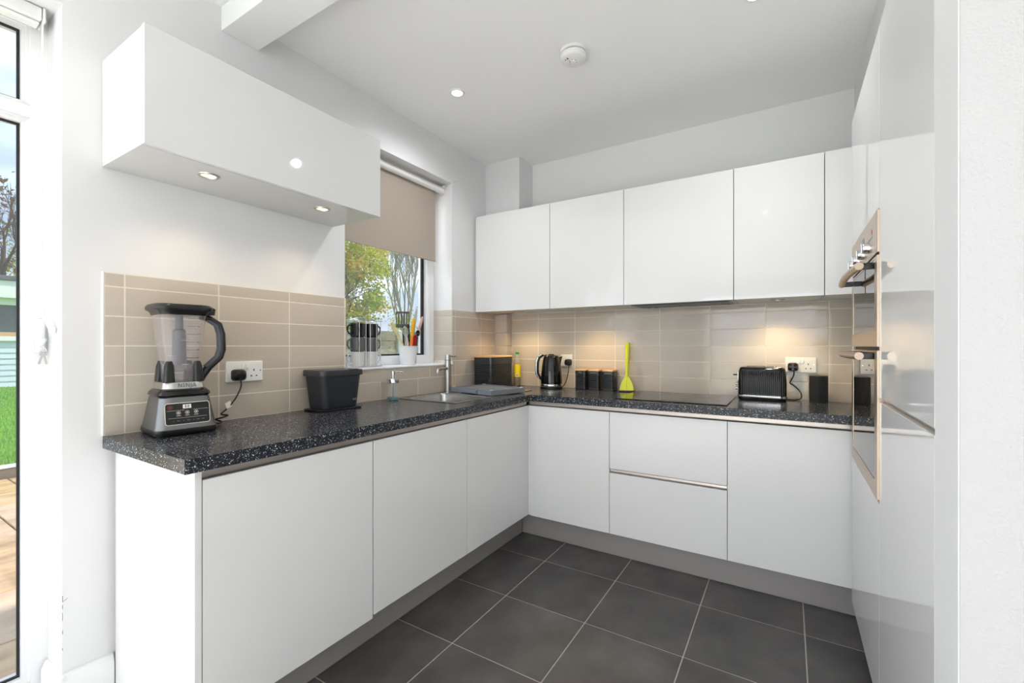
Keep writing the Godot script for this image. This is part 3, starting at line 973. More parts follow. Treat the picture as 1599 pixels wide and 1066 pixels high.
func downlight(called: String, at: Vector3, label: String, group: String, r: float, rim: Material, lens: Material, e: float, angle: float, col: Color) -> void:
	var t := thing(called, label, "light", at, 0, group)
	var b := MB.new().lathe([Vector2(r * 0.68, -0.001), Vector2(r * 0.72, -0.005), Vector2(r * 0.95, -0.0045), Vector2(r, -0.0015), Vector2(r, 0.0), Vector2(r * 0.68, 0.0), Vector2(r * 0.68, -0.001)], 32)
	obj(b, "bezel", rim, t, 40)
	obj(MB.new().lathe([Vector2(0, -0.0022), Vector2(r * 0.675, -0.0012), Vector2(r * 0.675, -0.0002), Vector2(0, -0.0002)], 28), "lamp_lens", lens, t)
	var l := SpotLight3D.new()
	l.name = "lamp_light"
	t.add_child(l)
	l.position = V(0, -0.022, 0)
	l.rotation.x = -PI / 2
	l.light_energy = e
	l.light_color = col
	l.light_size = r * 0.6
	l.spot_angle = angle
	l.spot_angle_attenuation = 1.0
	l.spot_range = 9.0
	l.spot_attenuation = 2.0
	l.shadow_enabled = true

func smoke_alarm() -> void:
	var t := thing("smoke_alarm", "round white smoke alarm on the ceiling", "smoke alarm", V(1.107, 2.605, 1.061), 0.6)
	obj(MB.new().lathe([Vector2(0, 0), Vector2(0.062, 0), Vector2(0.062, -0.011), Vector2(0.059, -0.013), Vector2(0, -0.013)], 40), "mounting_base", M.white_plastic, t, 40)
	obj(MB.new().lathe([Vector2(0, -0.0155), Vector2(0.056, -0.0155), Vector2(0.0595, -0.018), Vector2(0.0595, -0.034), Vector2(0.057, -0.0385), Vector2(0.046, -0.046), Vector2(0, -0.047)], 40), "cover", M.white_plastic, t, 40)
	obj(MB.new().lathe([Vector2(0, -0.0128), Vector2(0.054, -0.0128), Vector2(0.054, -0.0156), Vector2(0, -0.0156)], 32), "vent_gap", M.slot_dark, t, 40)
	var c := obj(MB.new().lathe([Vector2(0, -0.0465), Vector2(0.014, -0.0468), Vector2(0.014, -0.0505), Vector2(0.0115, -0.053), Vector2(0, -0.0535)], 24), "sensor_cage", M.white_plastic, t)
	for k in 6:
		var a := TAU * k / 6.0
		obj(bx(V(0.0138 * cos(a) - 0.0015, -0.0502, 0.0138 * sin(a) - 0.0015), V(0.0138 * cos(a) + 0.0015, -0.0472, 0.0138 * sin(a) + 0.0015)), "sensor_slot", M.label_brown, c)
	for q in [[-0.03, 0.016], [-0.038, 0.008]]: obj(bx(V(q[0] - 0.002, -0.0482, q[1] - 0.002), V(q[0] + 0.002, -0.0462, q[1] + 0.002)), "indicator", M.slot_dark, t)
	for k in 3: obj(bx(V(-0.036 + k * 0.004, -0.0482, 0.022 - k * 0.002), V(-0.033 + k * 0.004, -0.0462, 0.024 - k * 0.002)), "sounder_hole", M.slot_dark, t)
	obj(bx(V(0.018, -0.0482, -0.006), V(0.042, -0.0462, 0.003), 0.001), "test_button", M.white_plastic, t)

# ---------------------------------------------------------------- sockets, plugs, cords
func socket(at: Vector3, turn: float, w: float, label: String, free: Array, sw: Array) -> void:
	var t := thing("wall_socket", label, "socket", at, turn, "wall sockets")
	var b := MB.new()
	b.xf = Transform3D(Basis(Vector3.RIGHT, PI / 2), Vector3.ZERO)
	b.loft([rr(w, 0.086, 0.004, 0.0), rr(w, 0.086, 0.004, 0.007), rr(w - 0.004, 0.082, 0.004, 0.0092)])
	obj(b, "plate", M.white_plastic, t)
	for x in sw: obj(bx(V(x - 0.0055, 0.008, 0.0088), V(x + 0.0055, 0.031, 0.0135), 0.002), "rocker_switch", M.white_plastic, t)
	for x in free:
		obj(bx(V(x - 0.0022, 0.0, 0.009), V(x + 0.0022, 0.009, 0.0096)), "pin_hole", M.slot_dark, t)
		for s in [-1, 1]: obj(bx(V(x + s * 0.011 - 0.0035, -0.0225, 0.009), V(x + s * 0.011 + 0.0035, -0.018, 0.0096)), "pin_hole", M.slot_dark, t)
	var sc := MB.new()
	sc.xf = Transform3D(Basis(Vector3.RIGHT, PI / 2), V(w * 0.5 - 0.011, 0.002, 0.0088))
	sc.lathe([Vector2(0, 0.001), Vector2(0.0028, 0.0008), Vector2(0.003, 0), Vector2(0, 0)], 12)
	obj(sc, "screw", M.chrome, t)

# plug and cord, given in world coordinates, become parts of the appliance they feed
func cord(t: Node3D, path: Array, plug_at: Vector3, facing: Vector3, r := 0.0032) -> void:
	var inv := t.transform.affine_inverse()
	var c := Curve3D.new()
	c.bake_interval = 0.006
	for k in path.size():
		var d: Vector3 = (path[mini(k + 1, path.size() - 1)] - path[maxi(k - 1, 0)]) * 0.17
		c.add_point(path[k], -d, d)
	var b := MB.new()
	b.xf = inv
	b.tube(Array(c.get_baked_points()), r, 8)
	var o := obj(b, "power_cord", M.black_plastic, t)
	var side := Vector3.UP.cross(facing).normalized()
	var pb := MB.new()
	pb.xf = inv * Transform3D(Basis(side, facing, side.cross(facing)), plug_at)
	pb.loft([rr(0.05, 0.046, 0.012, 0.0005), rr(0.052, 0.048, 0.014, 0.008), rr(0.05, 0.046, 0.016, 0.026), rr(0.036, 0.034, 0.015, 0.036)])
	obj(pb, "plug", M.black_plastic, o)

func sockets() -> void:
	socket(V(0.0006, 1.108, 1.9885), PI / 2, 0.149, "white double socket on the beige tiles beside the blender", [0.036], [-0.009, 0.009])
	socket(V(0.585, 1.108, -0.0044), 0, 0.088, "white single socket behind the kettle", [], [])
	socket(V(2.031, 1.108, -0.0044), 0, 0.148, "white double socket behind the toaster", [0.036], [-0.003, 0.011])

# ---------------------------------------------------------------- window wall things
func blender() -> void:
	var t := thing("blender", "large jug blender with clear jar and silver control base", "blender", V(0.122, 0.9104, 2.275), deg_to_rad(-6))
	var foot := MB.new()
	foot.loft([rr(0.19, 0.178, 0.02, 0.004), rr(0.196, 0.184, 0.022, 0.012), rr(0.194, 0.182, 0.022, 0.023)])
	for s in [[1, 1], [1, -1], [-1, 1], [-1, -1]]: foot.box(V(s[0] * 0.078 - 0.014, 0, s[1] * 0.07 - 0.014), V(s[0] * 0.078 + 0.014, 0.006, s[1] * 0.07 + 0.014), 0.002)
	obj(foot, "foot", M.black_plastic, t)
	var body := MB.new()
	body.loft([rr(0.194, 0.182, 0.024, 0.0232), rr(0.19, 0.178, 0.026, 0.03), rr(0.16, 0.15, 0.03, 0.126), rr(0.155, 0.145, 0.03, 0.13)])
	obj(body, "motor_base", M.gunmetal, t)
	var top := MB.new()
	top.loft([rr(0.158, 0.148, 0.03, 0.1302), rr(0.168, 0.158, 0.034, 0.137), rr(0.162, 0.152, 0.034, 0.147), rr(0.142, 0.134, 0.03, 0.156)])
	top.xf = Transform3D(Basis.IDENTITY, V(0.0, 0, 0))
	obj(top, "shoulder", M.black_gloss, t)
	# control panel on the sloping front
	var tilt := atan2(0.0145, 0.1)
	var face := Transform3D(Basis(Vector3.UP, PI / 2) * Basis(Vector3.RIGHT, -tilt), V(0.0895, 0.0742, 0.0))
	var pb := MB.new()
	pb.xf = face * Transform3D(Basis(Vector3.RIGHT, PI / 2), Vector3.ZERO)
	pb.loft([rr(0.132, 0.075, 0.009, -0.002), rr(0.132, 0.075, 0.009, 0.0008)])
	var panel := obj(pb, "panel_frame", M.silver_trim, t)
	var p2 := MB.new()
	p2.xf = face * Transform3D(Basis(Vector3.RIGHT, PI / 2), Vector3.ZERO)
	p2.loft([rr(0.127, 0.07, 0.007, 0.0), rr(0.127, 0.07, 0.007, 0.0012)])
	obj(p2, "panel_glass", M.black_plastic, panel)
	var mark := func(called: String, x: float, y: float, w: float, h: float, m: Material) -> void:
		var q := MB.new()
		q.xf = face
		q.box(V(x - w / 2, y - h / 2, 0.0012), V(x + w / 2, y + h / 2, 0.0016))
		obj(q, called, m, panel)
	var circle := func(x: float, y: float, r: float, m: Material) -> void:
		var q := MB.new()
		q.xf = face * Transform3D(Basis(Vector3.RIGHT, PI / 2), V(x, y, 0.0012))
		q.lathe([Vector2(r, 0), Vector2(r, 0.0004), Vector2(r - 0.0012, 0.0004), Vector2(r - 0.0012, 0)], 24)
		q.lathe([Vector2(r * 0.45, 0), Vector2(r * 0.45, 0.0004), Vector2(0, 0.0004)], 16)
		obj(q, "button_print", m, panel)
	circle.call(-0.05, 0.0225, 0.007, M.panel_red)
	mark.call("display", -0.002, 0.0235, 0.024, 0.0135, M.led_digits)
	words("88", 0.0135, 0.0003, "display_digits", M.grey_plastic, panel, face * Transform3D(Basis.IDENTITY, V(-0.002, 0.0235, 0.0018)))
	for q in [[-0.0345, 0.0115, 0.05], [0.0375, 0.0115, 0.045], [0.0, -0.014, 0.112]]: mark.call("divider_print", q[0], q[1], q[2], 0.0007, M.panel_print)
	for x in [-0.027, -0.002, 0.024]:
		circle.call(x, 0.003, 0.0062, M.panel_print)
		mark.call("caption_print", x, -0.0068, 0.013, 0.0016, M.panel_print)
	for x in [-0.042, -0.028, -0.013, 0.001, 0.016, 0.029, 0.044]: mark.call("caption_print", x, -0.024, 0.009 if absf(fmod(x + 0.1, 0.029)) > 0.003 else 0.003, 0.0018, M.logo_grey)
	# jar
	var col := MB.new()
	col.loft([rr(0.134, 0.126, 0.03, 0.1562), rr(0.136, 0.128, 0.03, 0.158), rr(0.128, 0.12, 0.03, 0.178), rr(0.124, 0.116, 0.03, 0.18)])
	var co := obj(col, "collar", M.brushed_steel, t)
	words("NINJA", 0.019, 0.0005, "lettering", M.gunmetal, co, Transform3D(Basis(Vector3.UP, PI / 2) * Basis(Vector3.RIGHT, -0.2), V(0.0668, 0.1685, -0.004)))
	var jar := MB.new()
	jar.loft([rr(0.1, 0.094, 0.03, 0.1805), rr(0.104, 0.098, 0.03, 0.24), rr(0.132, 0.124, 0.034, 0.33), rr(0.146, 0.136, 0.034, 0.405), rr(0.156, 0.146, 0.03, 0.43)], false, false)
	obj(jar, "jar", M.jar_plastic, t, 60)
	var inner := MB.new()
	inner.loft([rr(0.05, 0.05, 0.02, 0.215), rr(0.096, 0.09, 0.03, 0.222), rr(0.1, 0.094, 0.03, 0.24)], true, false)
	obj(inner, "jar_floor", M.jar_plastic, t, 60)
	for s in [[1, 1], [1, -1], [-1, 1], [-1, -1]]:
		var lg := MB.new()
		lg.loft([rr(0.034, 0.032, 0.009, 0.18, 3, Vector2(s[0] * 0.046, s[1] * 0.043)), rr(0.028, 0.026, 0.009, 0.235, 3, Vector2(s[0] * 0.045, s[1] * 0.042)), rr(0.018, 0.017, 0.007, 0.252, 3, Vector2(s[0] * 0.044, s[1] * 0.041))])
		obj(lg, "jar_leg", M.black_plastic, t)
	var bl := MB.new().lathe([Vector2(0.0, 0.222), Vector2(0.022, 0.224), Vector2(0.0195, 0.36), Vector2(0.012, 0.366), Vector2(0.0115, 0.42), Vector2(0, 0.42)], 16)
	var blade := obj(bl, "blade_shaft", M.grey_plastic, t, 40)
	for q in [[0.325, 0.3], [0.27, 2.0], [0.24, 3.6]]:
		var kb := MB.new()
		kb.xf = Transform3D(Basis(Vector3.UP, q[1]), V(0, q[0], 0))
		kb.box(V(-0.038, -0.0006, -0.007), V(0.038, 0.0006, 0.007))
		obj(kb, "blade", M.brushed_steel, blade)
	# measuring marks printed on the clear front
	for k in 16:
		var y := 0.262 + k * 0.0092
		var x := lerpf(0.0528, 0.0705, clampf((y - 0.24) / 0.165, 0, 1)) + 0.0004
		var long := k % 3 == 0
		obj(bx(V(x - 0.0002, y, -0.03), V(x + 0.0003, y + (0.0016 if long else 0.0009), -0.005 if long else -0.012)), "scale_mark", M.black_plastic if long else M.logo_grey, t)
		if long: obj(bx(V(x - 0.0002, y - 0.0003, -0.043), V(x + 0.0003, y + 0.0021, -0.034)), "scale_figure", M.black_plastic, t)
	var lid := MB.new()
	lid.loft([rr(0.15, 0.14, 0.03, 0.412), rr(0.158, 0.148, 0.03, 0.424), rr(0.168, 0.17, 0.034, 0.43), rr(0.17, 0.172, 0.034, 0.44), rr(0.158, 0.16, 0.034, 0.449), rr(0.1, 0.1, 0.03, 0.4505)])
	var lo := obj(lid, "lid", M.black_plastic, t)
	var lock := MB.new()
	lock.xf = Transform3D(Basis.IDENTITY, V(0, 0, 0))
	lock.loft([rr(0.06, 0.085, 0.01, 0.418, 3, Vector2(0, -0.062)), rr(0.062, 0.092, 0.012, 0.44, 3, Vector2(0, -0.062)), rr(0.056, 0.075, 0.012, 0.45, 3, Vector2(0, -0.055))])
	obj(lock, "lid_lock", M.black_plastic, lo)
	# handle towards the window side
	var hp := [V(0, 0.412, -0.066), V(0, 0.405, -0.095), V(0, 0.385, -0.125), V(0, 0.35, -0.135), V(0, 0.29, -0.137), V(0, 0.262, -0.128), V(0, 0.225, -0.09), V(0, 0.195, -0.068), V(0, 0.182, -0.062)]
	obj(MB.new().tube(hp, [0.012, 0.0115, 0.0115, 0.0115, 0.0115, 0.0115, 0.0125, 0.015, 0.015], 12, 1.35, Vector3.FORWARD), "handle", M.black_plastic, t)
	var ip := hp.slice(1, 7).map(func(v): return v + V(0.0, -0.002 if v.y > 0.3 else 0.003, 0.0105))
	obj(MB.new().tube(ip, 0.0075, 10, 1.8, Vector3.FORWARD), "handle_grip", M.grey_plastic, t)
	cord(t, [V(0.038, 1.077, 2.022), V(0.04, 1.045, 2.022), V(0.043, 1.0, 2.045), V(0.045, 0.965, 2.075), V(0.055, 0.945, 2.105), V(0.075, 0.94, 2.09), V(0.085, 0.935, 2.115), V(0.065, 0.928, 2.13), V(0.08, 0.919, 2.115), V(0.095, 0.916, 2.14), V(0.08, 0.93, 2.19)], V(0.0105, 1.094, 2.022), Vector3.RIGHT)
	var tg := MB.new()
	tg.xf = t.transform.affine_inverse() * Transform3D(Basis(Vector3.RIGHT, 0.3) * Basis(Vector3.UP, 0.5), V(0.05, 0.978, 2.075))
	tg.box(V(-0.0006, -0.012, -0.016), V(0.0006, 0.012, 0.016))
	obj(tg, "cord_tag", M.paper_tag, t)

func caddy() -> void:
	var t := thing("food_caddy", "dark grey lidded food waste caddy on a tray beside the soap", "caddy", V(0.09, 0.9104, 1.615))
	obj(MB.new().loft([rr(0.15, 0.225, 0.03, 0.0), rr(0.162, 0.238, 0.034, 0.003), rr(0.164, 0.24, 0.034, 0.0065), rr(0.155, 0.23, 0.034, 0.0075)]), "tray", M.charcoal_lid, t)
	obj(MB.new().loft([rr(0.12, 0.19, 0.03, 0.008), rr(0.132, 0.2, 0.034, 0.016), rr(0.138, 0.208, 0.034, 0.06), rr(0.152, 0.226, 0.034, 0.163)]), "bin", M.charcoal, t)
	obj(MB.new().loft([rr(0.168, 0.244, 0.036, 0.163), rr(0.17, 0.246, 0.036, 0.166), rr(0.17, 0.246, 0.036, 0.186), rr(0.164, 0.24, 0.036, 0.191), rr(0.12, 0.2, 0.03, 0.1925)]), "lid", M.charcoal_lid, t)
	obj(bx(V(0.062, 0.1885, -0.075), V(0.088, 0.1945, -0.03), 0.002), "lid_catch", M.charcoal_lid, t)
	var g := MB.new()
	for k in 5: g.box(V(0.0706, 0.042 - 0.004 * (k % 2), -0.058 - k * 0.0055), V(0.0716, 0.05, -0.0545 - k * 0.0055))
	obj(g, "logo_mark", M.logo_grey, t)

func soap() -> void:
	var t := thing("soap_dispenser", "glass soap dispenser with chrome pump and a little teal soap", "dispenser", V(0.071, 0.9104, 1.213), deg_to_rad(30))
	obj(MB.new().lathe([Vector2(0, 0.0), Vector2(0.031, 0.0), Vector2(0.033, 0.003), Vector2(0.033, 0.094), Vector2(0.03, 0.097)], 32), "bottle", M.bottle_glass, t, 40)
	obj(MB.new().lathe([Vector2(0, 0.003), Vector2(0.0305, 0.003), Vector2(0.0315, 0.006), Vector2(0.0315, 0.017), Vector2(0, 0.0172)], 32), "soap", M.soap_liquid, t, 40)
	obj(MB.new().lathe([Vector2(0, 0.096), Vector2(0.0338, 0.096), Vector2(0.0345, 0.098), Vector2(0.0345, 0.117), Vector2(0.0325, 0.12), Vector2(0, 0.1205)], 32), "cap", M.chrome, t, 40)
	var p := MB.new().lathe([Vector2(0, 0.1205), Vector2(0.0085, 0.1205), Vector2(0.0085, 0.138), Vector2(0.0115, 0.14), Vector2(0.0115, 0.163), Vector2(0.0, 0.164)], 18)
	p.tube([V(0, 0.157, 0), V(0.03, 0.158, -0.018), V(0.044, 0.155, -0.027), V(0.048, 0.148, -0.03)], [0.005, 0.0048, 0.0044, 0.004], 10)
	obj(p, "pump", M.chrome, t)
	obj(MB.new().tube([V(0, 0.096, 0), V(0, 0.006, 0)], 0.0035, 8), "dip_tube", M.soap_liquid, t)

func dish_rack() -> void:
	var t := thing("dish_rack", "flat grey plastic dish tray folded over the sink drainer", "dish rack", V(0.298, 0.916, 0.607), deg_to_rad(-12.5))
	var w := 0.39
	var d := 0.30
	var base := MB.new().loft([rr(w - 0.012, d - 0.012, 0.014, 0.001), rr(w - 0.004, d - 0.004, 0.014, 0.006)])
	obj(base, "tray", M.rack_grey, t)
	var edge := MB.new()
	var hole := func(x: float, z: float) -> bool: return not (absf(x) < w / 2 - 0.008 and absf(z) < d / 2 - 0.008)
	edge.slab([-w / 2, -w / 2 + 0.008, w / 2 - 0.008, w / 2], [-d / 2, -d / 2 + 0.008, d / 2 - 0.008, d / 2], hole, 0.0005, 0.029, 1)
	obj(edge, "rim", M.rack_grey, t, 30)
	obj(bx(V(-w / 2 + 0.009, 0.0062, -d / 2 + 0.009), V(w / 2 - 0.009, 0.021, d / 2 - 0.009), 0.002), "folded_insert", M.rack_grey, t)
	for k in 9: obj(bx(V(-0.17 + k * 0.04, 0.0211, -d / 2 + 0.03), V(-0.157 + k * 0.04, 0.0235, d / 2 - 0.03), 0.0008), "rib", M.rack_grey, t)
	var h := MB.new()
	h.box(V(-0.06, 0.0035, d / 2), V(0.075, 0.028, d / 2 + 0.02), 0.003)
	var ho := obj(h, "grip", M.rack_grey, t)
	for k in 5: obj(bx(V(-0.05 + k * 0.022, 0.0275, d / 2 + 0.003), V(-0.036 + k * 0.022, 0.0284, d / 2 + 0.017)), "slot", M.slot_dark, ho)
	for s in [[-1, -1], [1, -1], [-1, 1], [1, 1]]:
		obj(bx(V(s[0] * (w / 2 - 0.016) - 0.009, 0.0285, s[1] * (d / 2 - 0.016) - 0.009), V(s[0] * (w / 2 - 0.016) + 0.009, 0.0325, s[1] * (d / 2 - 0.016) + 0.009), 0.0015), "corner_foot", M.clear_tool, t)

# ribbed black metal box: rounded rectangle rings, swelling at every rib
func ribbed(w: float, d: float, h: float, from: float, to: float, n: int, r := 0.026) -> MB:
	var rings := [rr(w - 0.004, d - 0.004, r, 0.0), rr(w, d, r, 0.003), rr(w, d, r, from)]
	for k in n:
		var y := lerpf(from, to, (k + 0.2) / n)
		var s := (to - from) / n
		rings.append(rr(w, d, r, y))
		rings.append(rr(w - 0.008, d - 0.008, r, y + s * 0.2))
		rings.append(rr(w - 0.008, d - 0.008, r, y + s * 0.34))
		rings.append(rr(w, d, r, y + s * 0.56))
	rings.append(rr(w, d, r, h))
	return MB.new().loft(rings)

func bread_bin() -> void:
	var t := thing("bread_bin", "black ribbed metal bread bin with a bamboo lid in the corner", "bread bin", V(0.114, 0.9104, 0.262))
	obj(ribbed(0.168, 0.29, 0.222, 0.02, 0.176, 12), "body", M.black_enamel, t, 30)
	obj(MB.new().loft([rr(0.17, 0.292, 0.027, 0.2222), rr(0.172, 0.294, 0.027, 0.224), rr(0.172, 0.294, 0.027, 0.233), rr(0.168, 0.29, 0.027, 0.235)]), "lid", M.bamboo, t)

func oil_bottle() -> void:
	var t := thing("oil_bottle", "half hidden oil bottle with green cap and yellow label", "bottle", V(0.196, 0.9104, 0.058))
	obj(MB.new().lathe([Vector2(0, 0), Vector2(0.023, 0), Vector2(0.025, 0.004), Vector2(0.025, 0.165), Vector2(0.022, 0.185), Vector2(0.013, 0.205), Vector2(0.0115, 0.24), Vector2(0, 0.2405)], 24), "bottle", M.bottle_glass, t, 40)
	obj(MB.new().lathe([Vector2(0, 0.003), Vector2(0.0235, 0.003), Vector2(0.0235, 0.168), Vector2(0, 0.1685)], 24), "oil", M.oil, t, 40)
	obj(MB.new().lathe([Vector2(0.0252, 0.066), Vector2(0.0256, 0.0665), Vector2(0.0256, 0.164), Vector2(0.0252, 0.1645)], 24), "label", M.label_yellow, t, 40)
	var lb := MB.new()
	lb.xf = Transform3D(Basis(Vector3.UP, deg_to_rad(30)), V(0, 0, 0))
	lb.box(V(-0.011, 0.07, 0.0225), V(0.009, 0.092, 0.0262))
	obj(lb, "label_picture", M.label_pale, t)
	var l2 := MB.new()
	l2.xf = lb.xf
	l2.box(V(-0.004, 0.074, 0.0255), V(0.003, 0.088, 0.0266))
	obj(l2, "label_emblem", M.label_brown, t)
	obj(MB.new().lathe([Vector2(0, 0.2405), Vector2(0.0145, 0.2405), Vector2(0.0145, 0.255), Vector2(0.012, 0.2575), Vector2(0, 0.258)], 20), "cap", M.cap_green, t, 40)

func kettle() -> void:
	var t := thing("kettle", "glossy black electric kettle with chrome trim", "kettle", V(0.527, 0.9104, 0.135), deg_to_rad(31.7))
	obj(MB.new().lathe([Vector2(0, 0), Vector2(0.074, 0), Vector2(0.08, 0.004), Vector2(0.08, 0.014), Vector2(0.074, 0.018), Vector2(0, 0.018)], 36), "power_base", M.black_plastic, t, 40)
	obj(MB.new().lathe([Vector2(0, 0.018), Vector2(0.077, 0.018), Vector2(0.0785, 0.021), Vector2(0.0785, 0.031), Vector2(0.0765, 0.034), Vector2(0, 0.034)], 36), "chrome_band", M.chrome, t, 40)
	var b := MB.new()
	var rings := []
	for q in [[0.034, 0.0765], [0.06, 0.0765], [0.11, 0.073], [0.16, 0.0675], [0.205, 0.06], [0.222, 0.055]]:
		var ring := []
		for i in 72:
			var a := TAU * i / 72.0
			var r: float = q[1] * (1.0 - (0.018 if i % 6 == 0 else 0.0))
			ring.append(V(cos(a) * r, q[0], sin(a) * r))
		rings.append(ring)
	b.loft(rings)
	obj(b, "body", M.black_gloss, t, 40)
	var sp := MB.new()
	sp.loft([[V(0.05, 0.16, -0.02), V(0.062, 0.16, 0), V(0.05, 0.16, 0.02), V(0.03, 0.16, 0)], [V(0.045, 0.222, -0.026), V(0.08, 0.232, 0), V(0.045, 0.222, 0.026), V(0.02, 0.222, 0)]])
	obj(sp, "spout", M.black_gloss, t, 40)
	obj(MB.new().lathe([Vector2(0, 0.222), Vector2(0.055, 0.222), Vector2(0.053, 0.23), Vector2(0.046, 0.236), Vector2(0.02, 0.239), Vector2(0.018, 0.246), Vector2(0, 0.247)], 32), "lid", M.black_gloss, t, 40)
	var hp := [V(-0.035, 0.236, 0), V(-0.065, 0.238, 0), V(-0.088, 0.222, 0), V(-0.099, 0.19, 0), V(-0.101, 0.14, 0), V(-0.098, 0.105, 0), V(-0.082, 0.078, 0), V(-0.064, 0.06, 0)]
	obj(MB.new().tube(hp, [0.011, 0.0115, 0.012, 0.012, 0.012, 0.0115, 0.01, 0.009], 12, 1.25, Vector3.LEFT), "handle", M.black_plastic, t)
	var op := hp.slice(1, 7).map(func(v): return v + (V(v.x, 0, 0).normalized() * 0.0085 if v.y < 0.225 else V(-0.004, 0.008, 0)))
	obj(MB.new().tube(op, 0.0085, 10, 1.4, Vector3.LEFT), "handle_trim", M.chrome, t)
	cord(t, [V(0.612, 1.075, 0.025), V(0.614, 1.04, 0.03), V(0.608, 0.99, 0.04), V(0.598, 0.94, 0.06), V(0.585, 0.9165, 0.085)], V(0.606, 1.095, 0.0055), Vector3.BACK)

func canisters() -> void:
	var names := ["TEA", "COFFEE", "SUGAR"]
	var labels := ["black ribbed canister with bamboo lid nearest the kettle", "middle one of the three black ribbed canisters", "black ribbed canister nearest the lime turner"]
	var proto := ribbed(0.08, 0.098, 0.131, 0.016, 0.108, 8, 0.012).mesh(30)
	var lid := MB.new().loft([rr(0.081, 0.099, 0.012, 0.1312), rr(0.082, 0.1, 0.012, 0.1325), rr(0.082, 0.1, 0.012, 0.139), rr(0.08, 0.098, 0.012, 0.1405)]).mesh()
	for k in 3:
		var t := thing("canister", labels[k], "canister", V([0.733, 0.832, 0.933][k], 0.9104, 0.053), 0, "ribbed canisters beside the kettle")
		put(proto, "body", M.black_enamel, t)
		put(lid, "lid", M.bamboo, t)
		words(names[k], 0.014, 0.0004, "lettering", M.logo_grey, t, Transform3D(Basis.IDENTITY, V(0, 0.1195, 0.0492)))

func turner() -> void:
	var t := thing("slotted_turner", "lime green slotted turner standing on its purple edge", "turner", V(1.055, 0.9104, 0.07), 0.15)
	var o := PackedVector2Array([Vector2(-0.046, 0.004), Vector2(0.046, 0.004), Vector2(0.044, 0.03), Vector2(0.034, 0.062), Vector2(0.018, 0.09), Vector2(0.012, 0.105), Vector2(-0.012, 0.105), Vector2(-0.018, 0.09), Vector2(-0.034, 0.062), Vector2(-0.044, 0.03)])
	var b := MB.new()
	b.xf = Transform3D(Basis(Vector3.RIGHT, -0.12), V(0, 0, 0))
	b.prism(o, -0.004, 0.004)
	obj(b, "blade", M.lime, t, 30)
	for k in 5:
		var s := MB.new()
		s.xf = b.xf
		s.box(V(-0.0014, 0.018 + k * 0.013, 0.0035), V(0.0014, 0.023 + k * 0.013, 0.0046))
		obj(s, "hole", M.slot_dark, t)
	var h := MB.new()
	h.xf = b.xf
	h.tube([V(0, 0.098, 0), V(0, 0.13, 0.001), V(0, 0.19, 0.002), V(0, 0.27, 0.002), V(0, 0.318, 0.001), V(0, 0.326, 0.0)], [0.0125, 0.0115, 0.014, 0.0155, 0.0155, 0.011], 12, 0.6, Vector3.RIGHT)
	obj(h, "handle", M.lime, t)
	var hr := MB.new()
	hr.xf = b.xf
	hr.box(V(-0.0035, 0.135, 0.006), V(0.0035, 0.27, 0.0118), 0.001)
	obj(hr, "handle_ridge", M.lime_pale, t)
	obj(MB.new().loft([rr(0.098, 0.05, 0.012, 0.0), rr(0.108, 0.058, 0.014, 0.004), rr(0.108, 0.058, 0.014, 0.007), rr(0.094, 0.046, 0.012, 0.0095)]), "rest", M.purple_rubber, t)

func toaster() -> void:
	var t := thing("toaster", "black ribbed two-slice toaster with a chrome base band", "toaster", V(1.845, 0.9104, 0.108))
	var w := 0.245
	var d := 0.15
	obj(MB.new().loft([rr(w - 0.03, d - 0.03, 0.03, 0.0), rr(w - 0.012, d - 0.012, 0.034, 0.004), rr(w - 0.008, d - 0.008, 0.034, 0.016)]), "base", M.black_plastic, t)
	obj(MB.new().loft([rr(w - 0.004, d - 0.004, 0.034, 0.016), rr(w, d, 0.034, 0.018), rr(w, d, 0.034, 0.0285), rr(w - 0.004, d - 0.004, 0.034, 0.03)]), "chrome_band", M.chrome, t)
	obj(MB.new().loft([rr(w - 0.006, d - 0.006, 0.034, 0.03), rr(w - 0.006, d - 0.008, 0.034, 0.1), rr(w - 0.014, d - 0.02, 0.034, 0.165), rr(w - 0.024, d - 0.034, 0.03, 0.181), rr(w - 0.04, d - 0.05, 0.026, 0.1855)]), "shell", M.black_gloss, t)
	for k in 23:
		var x := -0.099 + k * 0.009
		obj(MB.new().tube([V(x, 0.034, d / 2 - 0.0045), V(x, 0.1, d / 2 - 0.0055), V(x, 0.15, d / 2 - 0.0095), V(x, 0.164, d / 2 - 0.0125)], 0.0047, 8), "rib", M.black_gloss, t)
	var tp := obj(bx(V(-0.09, 0.1848, -0.042), V(0.09, 0.1872, 0.042), 0.001), "top_plate", M.chrome, t)
	for z in [-0.02, 0.02]: obj(bx(V(-0.075, 0.187, z - 0.012), V(0.075, 0.1877, z + 0.012)), "bread_slot", M.slot_dark, tp)
	obj(bx(V(-w / 2 - 0.001, 0.04, -0.03), V(-w / 2 + 0.006, 0.16, 0.03), 0.002), "end_plate", M.chrome, t)
	obj(bx(V(-w / 2 - 0.024, 0.135, -0.016), V(-w / 2, 0.142, 0.016), 0.002), "lever", M.black_plastic, t)
	for y in [0.06, 0.085]:
		var kb := MB.new()
		kb.xf = Transform3D(Basis(Vector3.BACK, PI / 2), V(-w / 2 - 0.001, y, 0.0))
		kb.lathe([Vector2(0, 0.01), Vector2(0.009, 0.009), Vector2(0.01, 0), Vector2(0, 0)], 16)
		obj(kb, "dial", M.chrome, t)
	cord(t, [V(1.999, 1.078, 0.025), V(1.998, 1.05, 0.03), V(1.985, 1.02, 0.04), V(1.98, 1.005, 0.04), V(2.0, 0.99, 0.04), V(2.03, 0.955, 0.04), V(2.032, 0.925, 0.045), V(2.01, 0.9145, 0.055), V(1.96, 0.9145, 0.075)], V(1.994, 1.096, 0.0055), Vector3.BACK)

